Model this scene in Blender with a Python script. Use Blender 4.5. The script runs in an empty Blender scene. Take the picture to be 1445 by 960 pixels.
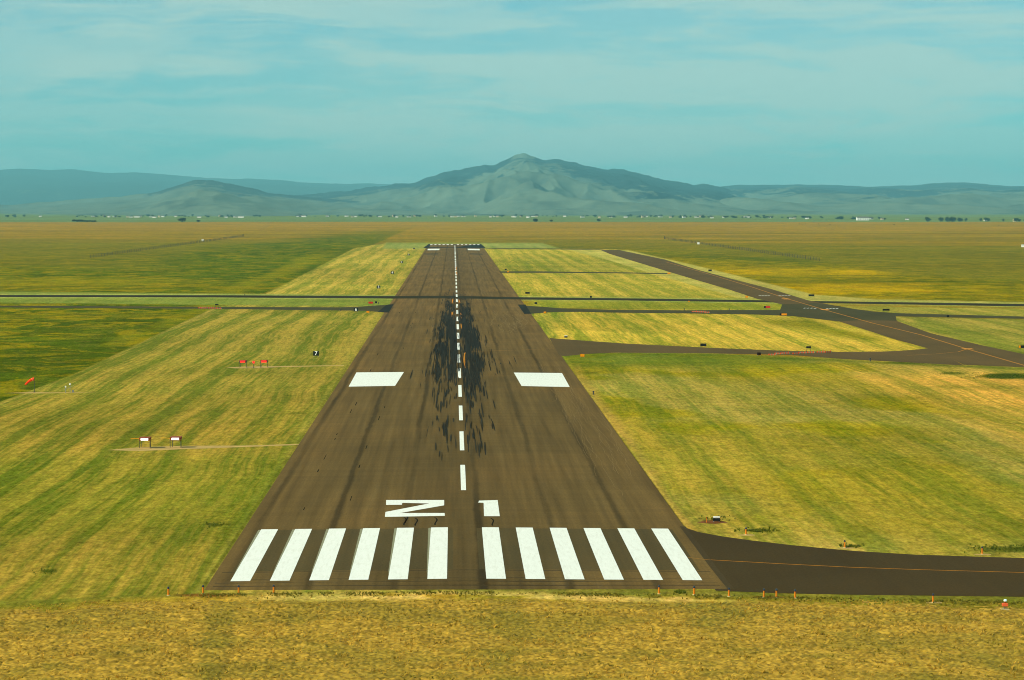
import bpy, math, random
import numpy as np
from mathutils import Matrix, Vector, Euler

random.seed(7)
RNG = np.random.default_rng(11)
SC = bpy.context.scene
COL = SC.collection
R = math.radians

# ------------------------------------------------------------------ survey
# The field was measured from the photograph: lens, height and heading come from the
# runway edges, the 150 ft threshold stripes and the 1,020 ft aiming-point distance.
FPX, PW, PH = 4520.0, 1445.0, 960.0
HOR = 290.5          # survey row of the horizon
CAM_H = 33.2
PITCH = math.atan((480 - HOR) / FPX)
YAW = math.atan((722.5 - 640) / FPX)
CAM_ROT = Euler((math.pi / 2 - PITCH, 0, -YAW)).to_matrix()
CAM_NP = np.array(CAM_ROT)
XC = 1.15            # centreline of the runway
HALF = 22.86         # 150 ft wide
GZ = -0.24           # level of the airfield grass
VZ = -8.0            # level of the valley floor beyond the plain


def at(px, py, z=GZ):
    """Point of the ground plane at height z under a surveyed photo coordinate."""
    d = CAM_ROT @ Vector(((px - PW / 2) / FPX, -(py - PH / 2) / FPX, -1.0))
    t = (z - CAM_H) / d.z
    return Vector((d.x * t, d.y * t, z))


Y0 = at(292, 832.6, -0.217).y            # near end of the runway
Y1 = at(640, 344.5, -0.217).y            # far end
BAR0 = at(334, 820.4, -0.19).y           # near edge of the threshold bars


def to_px(x, y, z):
    """Survey coordinates of world points (numpy)."""
    p = np.stack([x, y, z - CAM_H], -1) @ CAM_NP
    return p[..., 0] / -p[..., 2] * FPX + PW / 2, -p[..., 1] / -p[..., 2] * FPX + PH / 2


def crown(x, y):
    """Cross-fall of the runway, run out flat at both ends."""
    e = min(1.0, max(0.0, (y - Y0) / 6.5), max(0.0, (Y1 - y) / 6.5))
    e = e * e * (3 - 2 * e)
    full = -0.0095 * min(HALF, abs(x - XC))
    return full * e - 0.0095 * HALF * (1 - e)


# ------------------------------------------------------------------ noise
def _hash(ix, iy, seed):
    h = (ix.astype(np.int64) * 374761393 + iy.astype(np.int64) * 668265263 + seed * 144665) & 0xFFFFFFFF
    h = ((h ^ (h >> 13)) * 1274126177) & 0xFFFFFFFF
    return ((h ^ (h >> 16)) & 0xFFFF) / 65535.0


def vnoise(x, y, seed=0):
    ix, iy = np.floor(x), np.floor(y)
    fx, fy = x - ix, y - iy
    fx, fy = fx * fx * (3 - 2 * fx), fy * fy * (3 - 2 * fy)
    a, b = _hash(ix, iy, seed), _hash(ix + 1, iy, seed)
    c, d = _hash(ix, iy + 1, seed), _hash(ix + 1, iy + 1, seed)
    return (a * (1 - fx) + b * fx) * (1 - fy) + (c * (1 - fx) + d * fx) * fy


def fbm(x, y, oct=4, seed=0, gain=0.5):
    s, a, t = 0, 1.0, 0
    for k in range(oct):
        s = s + a * vnoise(x * 2 ** k + 17.3 * k, y * 2 ** k - 9.1 * k, seed + k)
        t += a
        a *= gain
    return s / t


def sstep(a, b, v):
    t = np.clip((v - a) / (b - a), 0, 1)
    return t * t * (3 - 2 * t)


# ------------------------------------------------------------------ colours and materials
def lin(r, g, b, k=0.80):
    f = lambda v: (v / 12.92 if v <= 0.04045 else ((v + 0.055) / 1.055) ** 2.4)
    return tuple(f(v / 255.0) * k for v in (r, g, b))


class NT:
    """Small node-tree builder."""
    def __init__(self, tree):
        self.t = tree
        tree.nodes.clear()

    def n(self, kind, **kw):
        nd = self.t.nodes.new(kind)
        ins = kw.pop('ins', {})
        for k, v in kw.items():
            setattr(nd, k, v)
        for k, v in ins.items():
            self.put(nd.inputs[k], v)
        return nd

    def put(self, sock, v):
        if isinstance(v, bpy.types.NodeSocket):
            self.t.links.new(v, sock)
        elif isinstance(v, (tuple, list)) and len(v) == 3 and sock.type == 'RGBA':
            sock.default_value = (*v, 1)
        else:
            sock.default_value = v

    def math(self, op, a, b=0.0, c=0.0, clamp=False):
        nd = self.n('ShaderNodeMath', operation=op, use_clamp=clamp)
        for i, v in enumerate((a, b, c)):
            self.put(nd.inputs[i], v)
        return nd.outputs[0]

    def noise(self, vec, scale=1.0, detail=4.0, rough=0.55, dist=0.0):
        return self.n('ShaderNodeTexNoise', ins={'Vector': vec, 'Scale': scale, 'Detail': detail,
                                                  'Roughness': rough, 'Distortion': dist}).outputs['Fac']

    def scale(self, vec, s):
        nd = self.n('ShaderNodeVectorMath', operation='MULTIPLY')
        self.put(nd.inputs[0], vec)
        nd.inputs[1].default_value = s
        return nd.outputs[0]

    def add(self, a, b):
        nd = self.n('ShaderNodeVectorMath', operation='ADD')
        self.put(nd.inputs[0], a)
        self.put(nd.inputs[1], b)
        return nd.outputs[0]

    def remap(self, v, a, b, c=0.0, d=1.0, smooth=False):
        nd = self.n('ShaderNodeMapRange', interpolation_type='SMOOTHSTEP' if smooth else 'LINEAR')
        for i, q in enumerate((v, a, b, c, d)):
            self.put(nd.inputs[i], q)
        return nd.outputs[0]

    def mix(self, f, a, b, blend='MIX'):
        nd = self.n('ShaderNodeMix', data_type='RGBA', blend_type=blend)
        self.put(nd.inputs[0], f)
        self.put(nd.inputs[6], a)
        self.put(nd.inputs[7], b)
        return nd.outputs[2]

    def comb(self, x, y, z):
        nd = self.n('ShaderNodeCombineXYZ')
        for i, v in enumerate((x, y, z)):
            self.put(nd.inputs[i], v)
        return nd.outputs[0]


def new_mat(name):
    m = bpy.data.materials.new(name)
    m.use_nodes = True
    nt = NT(m.node_tree)
    out = nt.n('ShaderNodeOutputMaterial')
    bs = nt.n('ShaderNodeBsdfPrincipled')
    nt.t.links.new(bs.outputs[0], out.inputs[0])
    pos = nt.n('ShaderNodeNewGeometry').outputs['Position']
    return m, nt, bs, pos


def plain(name, col, rough=0.6, var=0.12, scale=3.0, emit=None, power=0.0, metal=0.0, spec=0.06):
    """Paint / metal / concrete with uneven wear."""
    m, nt, bs, pos = new_mat(name)
    tc = nt.n('ShaderNodeTexCoord').outputs['Object']
    f = nt.noise(tc, scale, 5, 0.6)
    k = nt.remap(f, 0.3, 0.7, 1 - var, 1 + var)
    nt.put(bs.inputs['Base Color'], nt.mix(1.0, col, nt.comb(k, k, k), 'MULTIPLY'))
    bs.inputs['Roughness'].default_value = rough
    bs.inputs['Metallic'].default_value = metal
    bs.inputs['Specular IOR Level'].default_value = spec
    if emit:
        bs.inputs['Emission Color'].default_value = (*emit, 1)
        bs.inputs['Emission Strength'].default_value = power
    return m


def vmul(nt, col, k):
    return nt.mix(1.0, col, nt.comb(k, k, k), 'MULTIPLY')


def ground_material():
    m, nt, bs, pos = new_mat('field_grass')
    base = nt.n('ShaderNodeVertexColor', layer_name='cover').outputs['Color']
    trait = nt.n('ShaderNodeSeparateColor')
    nt.put(trait.inputs[0], nt.n('ShaderNodeVertexColor', layer_name='trait').outputs['Color'])
    mow, meadow, rough_g = trait.outputs[0], trait.outputs[1], trait.outputs[2]
    warp = nt.noise(nt.scale(pos, (0.010, 0.008, 0)), 1.0, 3, 0.5)
    sx = nt.n('ShaderNodeSeparateXYZ')
    nt.put(sx.inputs[0], pos)
    yy = sx.outputs[1]
    wx = nt.math('MULTIPLY_ADD', warp, 6.0, sx.outputs[0])
    # mower swaths run with the runway: broad soft bands, windrows and thin wheel rows
    sw1 = nt.noise(nt.comb(nt.math('MULTIPLY', wx, 0.13), nt.math('MULTIPLY', yy, 0.0020), 0.0), 1.0, 2, 0.5)
    sw2 = nt.noise(nt.comb(nt.math('MULTIPLY', wx, 0.62), nt.math('MULTIPLY', yy, 0.007), 3.0), 1.0, 3, 0.6)
    sw3 = nt.noise(nt.comb(nt.math('MULTIPLY', wx, 1.3), nt.math('MULTIPLY', yy, 0.03), 6.0), 1.0, 3, 0.65)
    wave = nt.n('ShaderNodeTexWave', wave_type='BANDS', bands_direction='X', wave_profile='SIN',
                ins={'Vector': nt.comb(wx, nt.math('MULTIPLY', yy, 0.01), 0.0), 'Scale': 0.036,
                     'Distortion': 1.6, 'Detail': 2.0, 'Detail Scale': 0.25}).outputs['Fac']
    sw = nt.math('ADD', nt.math('MULTIPLY', nt.remap(sw1, 0.40, 0.60), 0.34),
                 nt.math('ADD', nt.math('MULTIPLY', nt.remap(sw2, 0.38, 0.62), 0.34), nt.math('MULTIPLY', wave, 0.30)))
    sw = nt.math('MULTIPLY_ADD', nt.math('SUBTRACT', nt.remap(sw3, 0.35, 0.65), 0.5), 0.52, sw)
    sw = nt.math('MULTIPLY_ADD', nt.math('SUBTRACT', sw, 0.54), 1.5, 0.5, clamp=True)
    green = nt.mix(1.0, base, (0.50, 0.70, 0.56), 'MULTIPLY')
    straw = nt.mix(1.0, base, (1.36, 1.20, 1.50), 'MULTIPLY')
    mown = nt.mix(sw, green, straw)
    c = nt.mix(mow, base, mown)
    # patches of seed heads / bare stalks, several sizes
    p0 = nt.noise(nt.scale(pos, (0.0045, 0.0035, 0)), 1.0, 6, 0.6, 0.5)
    p1 = nt.noise(nt.scale(pos, (0.024, 0.014, 0)), 1.0, 5, 0.62, 0.6)
    p2 = nt.noise(nt.scale(pos, (0.13, 0.030, 0)), 1.0, 5, 0.68, 0.4)
    p3 = nt.noise(nt.scale(pos, (0.80, 0.24, 0)), 1.0, 4, 0.7)
    p4 = nt.noise(nt.scale(pos, (2.3, 0.75, 0)), 1.0, 3, 0.7)
    c = vmul(nt, c, nt.remap(p0, 0.3, 0.7, 0.86, 1.14))
    c = vmul(nt, c, nt.remap(p1, 0.3, 0.7, 0.84, 1.16))
    c = nt.mix(nt.math('MULTIPLY', nt.math('MULTIPLY_ADD', mow, -0.5, 1.0), nt.remap(p2, 0.46, 0.66, 0.0, 0.75)), c, nt.mix(1.0, c, (0.62, 0.80, 0.66), 'MULTIPLY'))
    c = nt.mix(nt.math('MULTIPLY', nt.math('MULTIPLY_ADD', mow, -0.5, 1.0), nt.remap(p2, 0.48, 0.28, 0.0, 0.75)), c, nt.mix(1.0, c, (1.32, 1.14, 1.20), 'MULTIPLY'))
    # rough meadow: yellow bloom over green, darker wet hollows
    bl = nt.noise(nt.scale(pos, (0.060, 0.035, 5)), 1.0, 7, 0.74, 0.9)
    fl = nt.math('MULTIPLY', meadow, nt.remap(bl, 0.48, 0.57, 0.0, 0.8, True))
    c = nt.mix(fl, c, lin(190, 158, 8))
    dk = nt.noise(nt.scale(pos, (0.11, 0.06, 9)), 1.0, 7, 0.74, 0.5)
    c = vmul(nt, c, nt.math('SUBTRACT', 1.0, nt.math('MULTIPLY', meadow, nt.remap(dk, 0.46, 0.60, 0.0, 0.55))))
    br = nt.noise(nt.scale(pos, (0.17, 0.09, 14)), 1.0, 6, 0.74, 0.5)
    c = nt.mix(nt.math('MULTIPLY', meadow, nt.remap(br, 0.52, 0.62, 0.0, 0.65)), c, lin(128, 118, 42))
    c = vmul(nt, c, nt.remap(p3, 0.32, 0.68, 0.70, 1.30))
    amp = nt.math('MULTIPLY_ADD', rough_g, 0.25, 0.55)
    k4 = nt.math('MULTIPLY_ADD', nt.math('SUBTRACT', nt.remap(p4, 0.32, 0.68), 0.5), amp, 1.0)
    c = vmul(nt, c, k4)
    hue = nt.noise(nt.scale(pos, (1.4, 0.5, 21)), 1.0, 3, 0.7)
    c = nt.mix(nt.remap(hue, 0.45, 0.65, 0, 0.6), c, nt.mix(1.0, c, (0.86, 1.02, 0.86), 'MULTIPLY'))
    nt.put(bs.inputs['Base Color'], c)
    bs.inputs['Roughness'].default_value = 0.95
    bs.inputs['Specular IOR Level'].default_value = 0.0
    hgt = nt.math('ADD', nt.math('MULTIPLY', p3, 0.5), nt.math('MULTIPLY', p4, 0.25))
    bump = nt.n('ShaderNodeBump', ins={'Strength': 0.55, 'Distance': 0.5, 'Height': hgt})
    nt.put(bs.inputs['Normal'], bump.outputs[0])
    return m


def asphalt(name, col, lanes=False, streak=0.16, speck=0.22):
    m, nt, bs, pos = new_mat(name)
    sx = nt.n('ShaderNodeSeparateXYZ')
    nt.put(sx.inputs[0], pos)
    X, Y = sx.outputs[0], sx.outputs[1]
    c = nt.n('ShaderNodeRGB').outputs[0]
    c.default_value = (*col, 1)
    a = nt.noise(nt.scale(pos, (0.9, 0.012, 0)), 1.0, 4, 0.6)
    b = nt.noise(nt.scale(pos, (0.05, 0.02, 0)), 1.0, 5, 0.6, 0.4)
    s = nt.noise(nt.scale(pos, (4.0, 2.2, 0)), 1.0, 4, 0.75)
    c = vmul(nt, c, nt.remap(a, 0.3, 0.7, 1 - streak, 1 + streak))
    c = vmul(nt, c, nt.remap(b, 0.3, 0.7, 0.86, 1.14))
    c = vmul(nt, c, nt.remap(s, 0.3, 0.7, 1 - speck, 1 + speck))
    c = nt.mix(nt.remap(b, 0.5, 0.75, 0, 0.5), c, nt.mix(1.0, c, (1.15, 0.98, 0.85), 'MULTIPLY'))
    if lanes:
        # sealed paving-lane joints every 25 ft, wandering a little, and pale hairline joints
        wob = nt.noise(nt.comb(nt.math('MULTIPLY', X, 0.13), nt.math('MULTIPLY', Y, 0.014), 0), 1.0, 3, 0.55)
        w2 = nt.noise(nt.comb(nt.math('MULTIPLY', X, 0.13), nt.math('MULTIPLY', Y, 0.11), 4), 1.0, 3, 0.6)
        xw = nt.math('ADD', X, nt.math('MULTIPLY_ADD', wob, 1.2, -0.6))
        xw = nt.math('ADD', xw, nt.math('MULTIPLY_ADD', w2, 0.5, -0.25))
        ph = nt.math('ABSOLUTE', nt.math('SUBTRACT', nt.math('FRACT', nt.math('MULTIPLY_ADD', xw, 1 / 7.62, -2.55 / 7.62 + 20.5)), 0.5))
        dist = nt.math('MULTIPLY', ph, 7.62)
        stg = nt.noise(nt.comb(nt.math('MULTIPLY', X, 0.13), nt.math('MULTIPLY', Y, 0.006), 8), 1.0, 2, 0.5)
        dk = nt.math('MULTIPLY', nt.remap(dist, 0.12, 0.60, 1.0, 0.0, True), nt.remap(stg, 0.34, 0.58, 0.30, 0.80))
        c = nt.mix(dk, c, nt.mix(1.0, c, (0.42, 0.44, 0.48), 'MULTIPLY'))
        # darker trafficked strip, paler sandy outer lanes
        off = nt.math('ABSOLUTE', nt.math('SUBTRACT', X, XC))
        c = nt.mix(nt.remap(off, 1.0, 9.0, 0.42, 0.0, True), c, nt.mix(1.0, c, (0.62, 0.63, 0.66), 'MULTIPLY'))
        c = nt.mix(nt.remap(off, 14, 23, 0.0, 0.55, True), c, nt.mix(1.0, c, (1.20, 1.13, 1.06), 'MULTIPLY'))
        tr = nt.noise(nt.comb(nt.math('MULTIPLY', X, 0.02), nt.math('MULTIPLY', Y, 0.30), 2), 1.0, 3, 0.7)
        c = vmul(nt, c, nt.remap(tr, 0.35, 0.65, 0.94, 1.06))
        # the grey-black bloom of rubber worked into the touchdown zone
        tz = nt.math('MULTIPLY', nt.remap(Y, 580, 800, 0, 1, True), nt.remap(Y, 1300, 820, 0, 1, True))
        rs = nt.noise(nt.scale(pos, (1.9, 0.018, 4)), 1.0, 5, 0.7)
        rm = nt.math('MULTIPLY', nt.math('MULTIPLY', tz, nt.remap(off, 6.2, 2.0, 0, 1, True)), nt.remap(rs, 0.44, 0.62, 0.0, 0.62))
        c = nt.mix(rm, c, (0.018, 0.018, 0.015))
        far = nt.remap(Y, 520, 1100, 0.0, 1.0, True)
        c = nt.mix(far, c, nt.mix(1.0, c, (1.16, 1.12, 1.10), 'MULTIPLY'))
    nt.put(bs.inputs['Base Color'], c)
    bs.inputs['Roughness'].default_value = 0.9
    bs.inputs['Specular IOR Level'].default_value = 0.02
    return m


def paint(name, col, worn=0.25, tint=(0.55, 0.52, 0.45)):
    m, nt, bs, pos = new_mat(name)
    a = nt.noise(nt.scale(pos, (3.0, 0.25, 0)), 1.0, 5, 0.7)
    b = nt.noise(nt.scale(pos, (0.7, 0.5, 0)), 1.0, 5, 0.7)
    c = nt.mix(nt.remap(nt.math('ADD', a, nt.math('MULTIPLY', b, 0.6)), 0.78, 1.05, 0.0, worn), col,
               tuple(u * v for u, v in zip(col, tint)))
    c = vmul(nt, c, nt.remap(b, 0.3, 0.7, 0.94, 1.05))
    nt.put(bs.inputs['Base Color'], c)
    bs.inputs['Roughness'].default_value = 0.7
    bs.inputs['Specular IOR Level'].default_value = 0.02
    return m


def vcol_mat(name, layer='tint', rough=0.95, transl=0.0):
    m, nt, bs, pos = new_mat(name)
    nt.put(bs.inputs['Base Color'], nt.n('ShaderNodeVertexColor', layer_name=layer).outputs['Color'])
    bs.inputs['Roughness'].default_value = rough
    bs.inputs['Specular IOR Level'].default_value = 0.05
    if transl:
        out = [n for n in nt.t.nodes if n.type == 'OUTPUT_MATERIAL'][0]
        tr = nt.n('ShaderNodeBsdfTranslucent')
        nt.put(tr.inputs[0], nt.n('ShaderNodeVertexColor', layer_name=layer).outputs['Color'])
        mx = nt.n('ShaderNodeMixShader', ins={0: transl})
        nt.t.links.new(bs.outputs[0], mx.inputs[1])
        nt.t.links.new(tr.outputs[0], mx.inputs[2])
        nt.t.links.new(mx.outputs[0], out.inputs[0])
    return m


# ------------------------------------------------------------------ mesh helpers
class MB:
    def __init__(self):
        self.v, self.f, self.m = [], [], []

    def face(self, pts, mi=0):
        b = len(self.v)
        self.v += [tuple(p) for p in pts]
        self.f.append(tuple(range(b, b + len(pts))))
        self.m.append(mi)

    def box(self, c, s, mi=0, taper=1.0, bev=0.0):
        x, y, z = c
        a, b, h = s[0] / 2, s[1] / 2, s[2] / 2
        if bev:
            # chamfered box: three rings
            rings = []
            for zz, k in ((z - h, bev), (z - h + bev, 0), (z + h - bev, 0), (z + h, bev)):
                q = taper if zz > z else 1.0
                rings.append([(x + sx * (a * q - k), y + sy * (b * q - k), zz) for sx, sy in ((-1, -1), (1, -1), (1, 1), (-1, 1))])
            self._rings(rings, mi, cap=True)
            return
        rings = [[(x - a, y - b, z - h), (x + a, y - b, z - h), (x + a, y + b, z - h), (x - a, y + b, z - h)],
                 [(x - a * taper, y - b * taper, z + h), (x + a * taper, y - b * taper, z + h),
                  (x + a * taper, y + b * taper, z + h), (x - a * taper, y + b * taper, z + h)]]
        self._rings(rings, mi, cap=True)

    def _rings(self, rings, mi, cap=False):
        b, n = len(self.v), len(rings[0])
        for r in rings:
            self.v += [tuple(p) for p in r]
        for i in range(len(rings) - 1):
            for j in range(n):
                k = (j + 1) % n
                self.f.append((b + i * n + j, b + i * n + k, b + (i + 1) * n + k, b + (i + 1) * n + j))
                self.m.append(mi)
        if cap:
            self.f.append(tuple(b + j for j in reversed(range(n))))
            self.f.append(tuple(b + (len(rings) - 1) * n + j for j in range(n)))
            self.m += [mi, mi]

    def tube(self, pts, rads, n=10, mi=0, cap=True):
        rings = []
        pts = [Vector(p) for p in pts]
        for i, p in enumerate(pts):
            d = (pts[min(i + 1, len(pts) - 1)] - pts[max(i - 1, 0)]).normalized()
            u = d.cross(Vector((0, 1, 0)))
            u = d.cross(Vector((1, 0, 0))) if u.length < 0.1 else u
            u.normalize()
            w = d.cross(u)
            rings.append([p + (u * math.cos(t) + w * math.sin(t)) * rads[i] for t in [2 * math.pi * j / n for j in range(n)]])
        self._rings(rings, mi, cap)

    def build(self, name, mats, parent=None, loc=None):
        me = bpy.data.meshes.new(name)
        me.from_pydata(self.v, [], self.f)
        for mt in (mats if isinstance(mats, (list, tuple)) else [mats]):
            me.materials.append(mt)
        if len(me.materials) > 1:
            me.polygons.foreach_set('material_index', self.m)
        me.update()
        o = bpy.data.objects.new(name, me)
        COL.objects.link(o)
        if parent:
            o.parent = parent
        if loc is not None:
            o.location = loc
        return o


def tag(o, label=None, cat=None, group=None, kind=None):
    for k, v in (('label', label), ('category', cat), ('group', group), ('kind', kind)):
        if v:
            o[k] = v
    return o


def thing(name, loc, label, cat, group=None, rz=0.0, sc=1.0):
    o = bpy.data.objects.new(name, None)
    COL.objects.link(o)
    o.location = loc
    o.rotation_euler = (0, 0, rz)
    o.scale = (sc, sc, sc)
    return tag(o, label, cat, group)


def copy_thing(src, loc, label, rz=None, group=None):
    c = src.copy()
    COL.objects.link(c)
    c.location = loc
    if rz is not None:
        c.rotation_euler = (0, 0, rz)
    c['label'] = label
    if group:
        c['group'] = group
    for ch in src.children:
        d = ch.copy()
        COL.objects.link(d)
        d.parent = c
        for g in ch.children:
            e = g.copy()
            COL.objects.link(e)
            e.parent = d
    return c


def sheet(name, px_pts, mat, dz, parent=None, kind='structure', wob=0.0):
    """A paved or gravelled sheet laid on the field; outline given by survey coordinates."""
    pts = [at(x, y) for x, y in px_pts]
    if wob:
        fine = []
        for i, p in enumerate(pts):
            q = pts[(i + 1) % len(pts)]
            n = max(1, min(60, int((q - p).length / 2.5)))
            for k in range(n):
                r = p.lerp(q, k / n)
                fine.append(r + Vector((random.uniform(-wob, wob), random.uniform(-wob, wob), 0)))
        pts = fine
    mb = MB()
    mb.face([(p.x, p.y, GZ + dz) for p in pts])
    o = mb.build(name, mat, parent)
    if kind and not parent:
        o['kind'] = kind
    return o


def runway_patch(mb, poly, dz, mi=0):
    """Polygon in field metres that follows the cross-fall (split at the crown)."""
    def clip(ps, sgn):
        out = []
        for i, p in enumerate(ps):
            q = ps[(i + 1) % len(ps)]
            a, b = sgn * (p[0] - XC), sgn * (q[0] - XC)
            if a >= 0:
                out.append(p)
            if (a > 0) != (b > 0) and a != b and (a * b) < 0:
                t = a / (a - b)
                out.append((XC, p[1] + (q[1] - p[1]) * t))
        return out
    for sgn in (1, -1):
        ps = clip(poly, sgn)
        if len(ps) > 2:
            mb.face([(x, y, crown(x, y) + dz) for x, y in ps], mi)


def rw(px, py):
    """Survey coordinate -> metres on the runway surface."""
    z = -0.1
    for _ in range(3):
        p = at(px, py, z)
        z = crown(p.x, p.y)
    return (p.x, p.y)


# ------------------------------------------------------------------ render settings, camera, light
cam = bpy.data.cameras.new('camera')
cam_o = bpy.data.objects.new('camera', cam)
COL.objects.link(cam_o)
cam.sensor_fit = 'HORIZONTAL'
cam.sensor_width = 36.0
cam.lens = 36.0 * FPX / PW
cam.clip_start, cam.clip_end = 1.0, 200000.0
cam_o.location = (0, 0, CAM_H)
cam_o.rotation_euler = (math.pi / 2 - PITCH, 0, -YAW)
SC.camera = cam_o
SC.view_settings.view_transform = 'Standard'
SC.view_settings.look = 'None'
SC.view_settings.exposure = 0.25
SC.view_settings.gamma = 1.0
SC.view_settings.use_curve_mapping = False
SC.render.engine = 'CYCLES'
SC.cycles.use_denoising = True
SC.cycles.max_bounces = 6
SC.cycles.volume_bounces = 0
SC.cycles.use_adaptive_sampling = True
SC.cycles.adaptive_threshold = 0.02
SC.cycles.filter_width = 1.0

SUN_EL = R(34)
SUN_DIR = Vector((-0.87 * math.cos(SUN_EL), -0.49 * math.cos(SUN_EL), math.sin(SUN_EL)))   # towards the sun
sun = bpy.data.lights.new('sun', 'SUN')
sun.energy = 4.7
sun.angle = R(0.5)
sun.color = (1.0, 0.90, 0.70)
sun_o = bpy.data.objects.new('sun', sun)
COL.objects.link(sun_o)
sun_o.rotation_euler = SUN_DIR.to_track_quat('Z', 'Y').to_euler()
sun_o.location = SUN_DIR * 1000

world = bpy.data.worlds.new('World')
SC.world = world
world.use_nodes = True
wt = NT(world.node_tree)
wo = wt.n('ShaderNodeOutputWorld')
bg = wt.n('ShaderNodeBackground')
wt.t.links.new(bg.outputs[0], wo.inputs[0])
sky = wt.n('ShaderNodeTexSky', sky_type='NISHITA', sun_disc=False)
sky.sun_elevation = SUN_EL
sky.sun_rotation = math.atan2(SUN_DIR.x, SUN_DIR.y)
sky.altitude = 2200
sky.air_density = 1.0
sky.dust_density = 0.6
sky.ozone_density = 1.5
gdir = wt.n('ShaderNodeTexCoord').outputs['Generated']
SKY_TINT = (0.26, 0.90, 1.00)
tinted = wt.mix(1.0, sky.outputs[0], SKY_TINT, 'MULTIPLY')
# thin high cloud: long soft streaks low over the horizon
warpv = wt.n('ShaderNodeTexNoise', ins={'Vector': wt.scale(gdir, (9, 9, 30)), 'Scale': 1.0, 'Detail': 4.0}).outputs['Color']
cv = wt.add(wt.scale(gdir, (12, 12, 95)), wt.scale(warpv, (1.8, 1.8, 1.8)))
c1 = wt.noise(cv, 1.0, 7, 0.60, 0.3)
c2 = wt.noise(wt.add(wt.scale(gdir, (6, 6, 34)), (3.1, 0.4, 1.7)), 1.0, 3, 0.5)
c3 = wt.noise(wt.add(wt.scale(gdir, (30, 30, 330)), wt.scale(warpv, (3.0, 3.0, 3.0))), 1.0, 5, 0.6)
cf = wt.math('ADD', wt.math('MULTIPLY', wt.remap(c1, 0.38, 0.58, 0, 1, True), 0.62), wt.math('MULTIPLY', wt.remap(c2, 0.38, 0.60, 0.0, 1.0, True), 0.45))
cf = wt.math('ADD', cf, wt.math('MULTIPLY', wt.remap(c3, 0.50, 0.68, 0, 1, True), 0.26))
cf = wt.math('MULTIPLY_ADD', cf, 0.86, 0.14, clamp=True)
CLOUD = (5.8, 7.9, 7.0)
skyc = wt.mix(wt.math('MULTIPLY', cf, 0.78), tinted, CLOUD)
wt.put(bg.inputs[0], skyc)
bg.inputs[1].default_value = 0.076

# ------------------------------------------------------------------ materials
M = {}
M['ground'] = ground_material()
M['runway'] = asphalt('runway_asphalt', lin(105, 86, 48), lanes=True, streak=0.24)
M['taxi_brown'] = asphalt('taxiway_asphalt', lin(72, 59, 33), streak=0.05)
M['taxi_far'] = asphalt('taxiway_brown_asphalt', lin(98, 81, 48), streak=0.05)
M['taxi_grey'] = asphalt('taxiway_grey_asphalt', lin(76, 72, 44), streak=0.05)
M['cross'] = asphalt('cross_runway_asphalt', lin(56, 52, 32), streak=0.04)
M['patch'] = asphalt('fresh_asphalt', lin(44, 46, 38), streak=0.05)
M['white'] = paint('white_marking_paint', (0.74, 0.78, 0.72), 0.34)
M['white_faint'] = paint('worn_white_paint', lin(150, 150, 120), 0.6)
M['orange_line'] = paint('taxi_line_paint', lin(214, 140, 26), 0.4)
M['orange_faint'] = paint('worn_taxi_line_paint', lin(176, 122, 34), 0.4)
M['gravel'] = plain('pale_gravel', lin(192, 162, 96), 0.95, 0.25, 0.35)
M['rust_soil'] = plain('red_brown_soil', lin(120, 74, 34), 0.95, 0.3, 0.6)
M['orange'] = plain('orange_paint', lin(228, 132, 30), 0.5)
M['sign_orange'] = plain('sign_yellow', lin(250, 160, 10), 0.5)
M['red'] = plain('sign_red', lin(215, 52, 44), 0.5)
M['red_pale'] = plain('sign_pale_inscription', lin(240, 150, 140), 0.5)
M['black'] = plain('sign_black', (0.012, 0.014, 0.013), 0.6)
M['white_metal'] = plain('white_enamel', (0.82, 0.85, 0.80), 0.45)
M['steel'] = plain('galvanised_steel', (0.20, 0.21, 0.19), 0.5, metal=0.3)
M['dark_steel'] = plain('weathered_steel', (0.055, 0.06, 0.05), 0.7)
M['wood'] = plain('weathered_wood', (0.07, 0.065, 0.045), 0.9)
M['lens'] = plain('dark_blue_glass', (0.02, 0.03, 0.05), 0.15, spec=0.6)
M['lamp_white'] = plain('lit_white_lens', (0.9, 0.9, 0.9), 0.3, emit=(1, 1, 0.95), power=1.6)
M['lamp_red'] = plain('lit_red_lens', (0.8, 0.02, 0.02), 0.3, emit=(1.0, 0.015, 0.012), power=1.7)
M['sock'] = plain('windsock_cloth', lin(255, 74, 18), 0.8)
M['dark_red'] = plain('dark_orange_housing', lin(150, 62, 16), 0.5)
M['concrete'] = plain('concrete_pad', lin(196, 182, 130), 0.9, 0.2, 2.0)
M['barrier_orange'] = plain('barrier_orange', lin(232, 84, 34), 0.5)
M['rubber'] = vcol_mat('tyre_rubber_on_asphalt', rough=0.95)
M['grass_blades'] = vcol_mat('dry_grass_blades', transl=0.4)
M['turf'] = vcol_mat('dry_turf')
M['roof'] = plain('house_roof', lin(110, 108, 96), 0.8)
M['tree'] = vcol_mat('far_tree_leaves', transl=0.15)

# ------------------------------------------------------------------ the field
def poly_sd(px, py, poly):
    """Signed distance (inside > 0) to a polygon in survey coordinates."""
    d = np.full(px.shape, 1e12)
    inside = np.zeros(px.shape, bool)
    n = len(poly)
    for i in range(n):
        x0, y0 = poly[i]
        x1, y1 = poly[(i + 1) % n]
        ex, ey = x1 - x0, y1 - y0
        t = np.clip(((px - x0) * ex + (py - y0) * ey) / max(ex * ex + ey * ey, 1e-9), 0, 1)
        d = np.minimum(d, (px - x0 - t * ex) ** 2 + (py - y0 - t * ey) ** 2)
        cond = ((y0 > py) != (y1 > py))
        with np.errstate(divide='ignore', invalid='ignore'):
            xi = x0 + (py - y0) / (y1 - y0 if y1 != y0 else 1e-9) * ex
        inside ^= cond & (px < xi)
    d = np.sqrt(d)
    return np.where(inside, d, -d)


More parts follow.
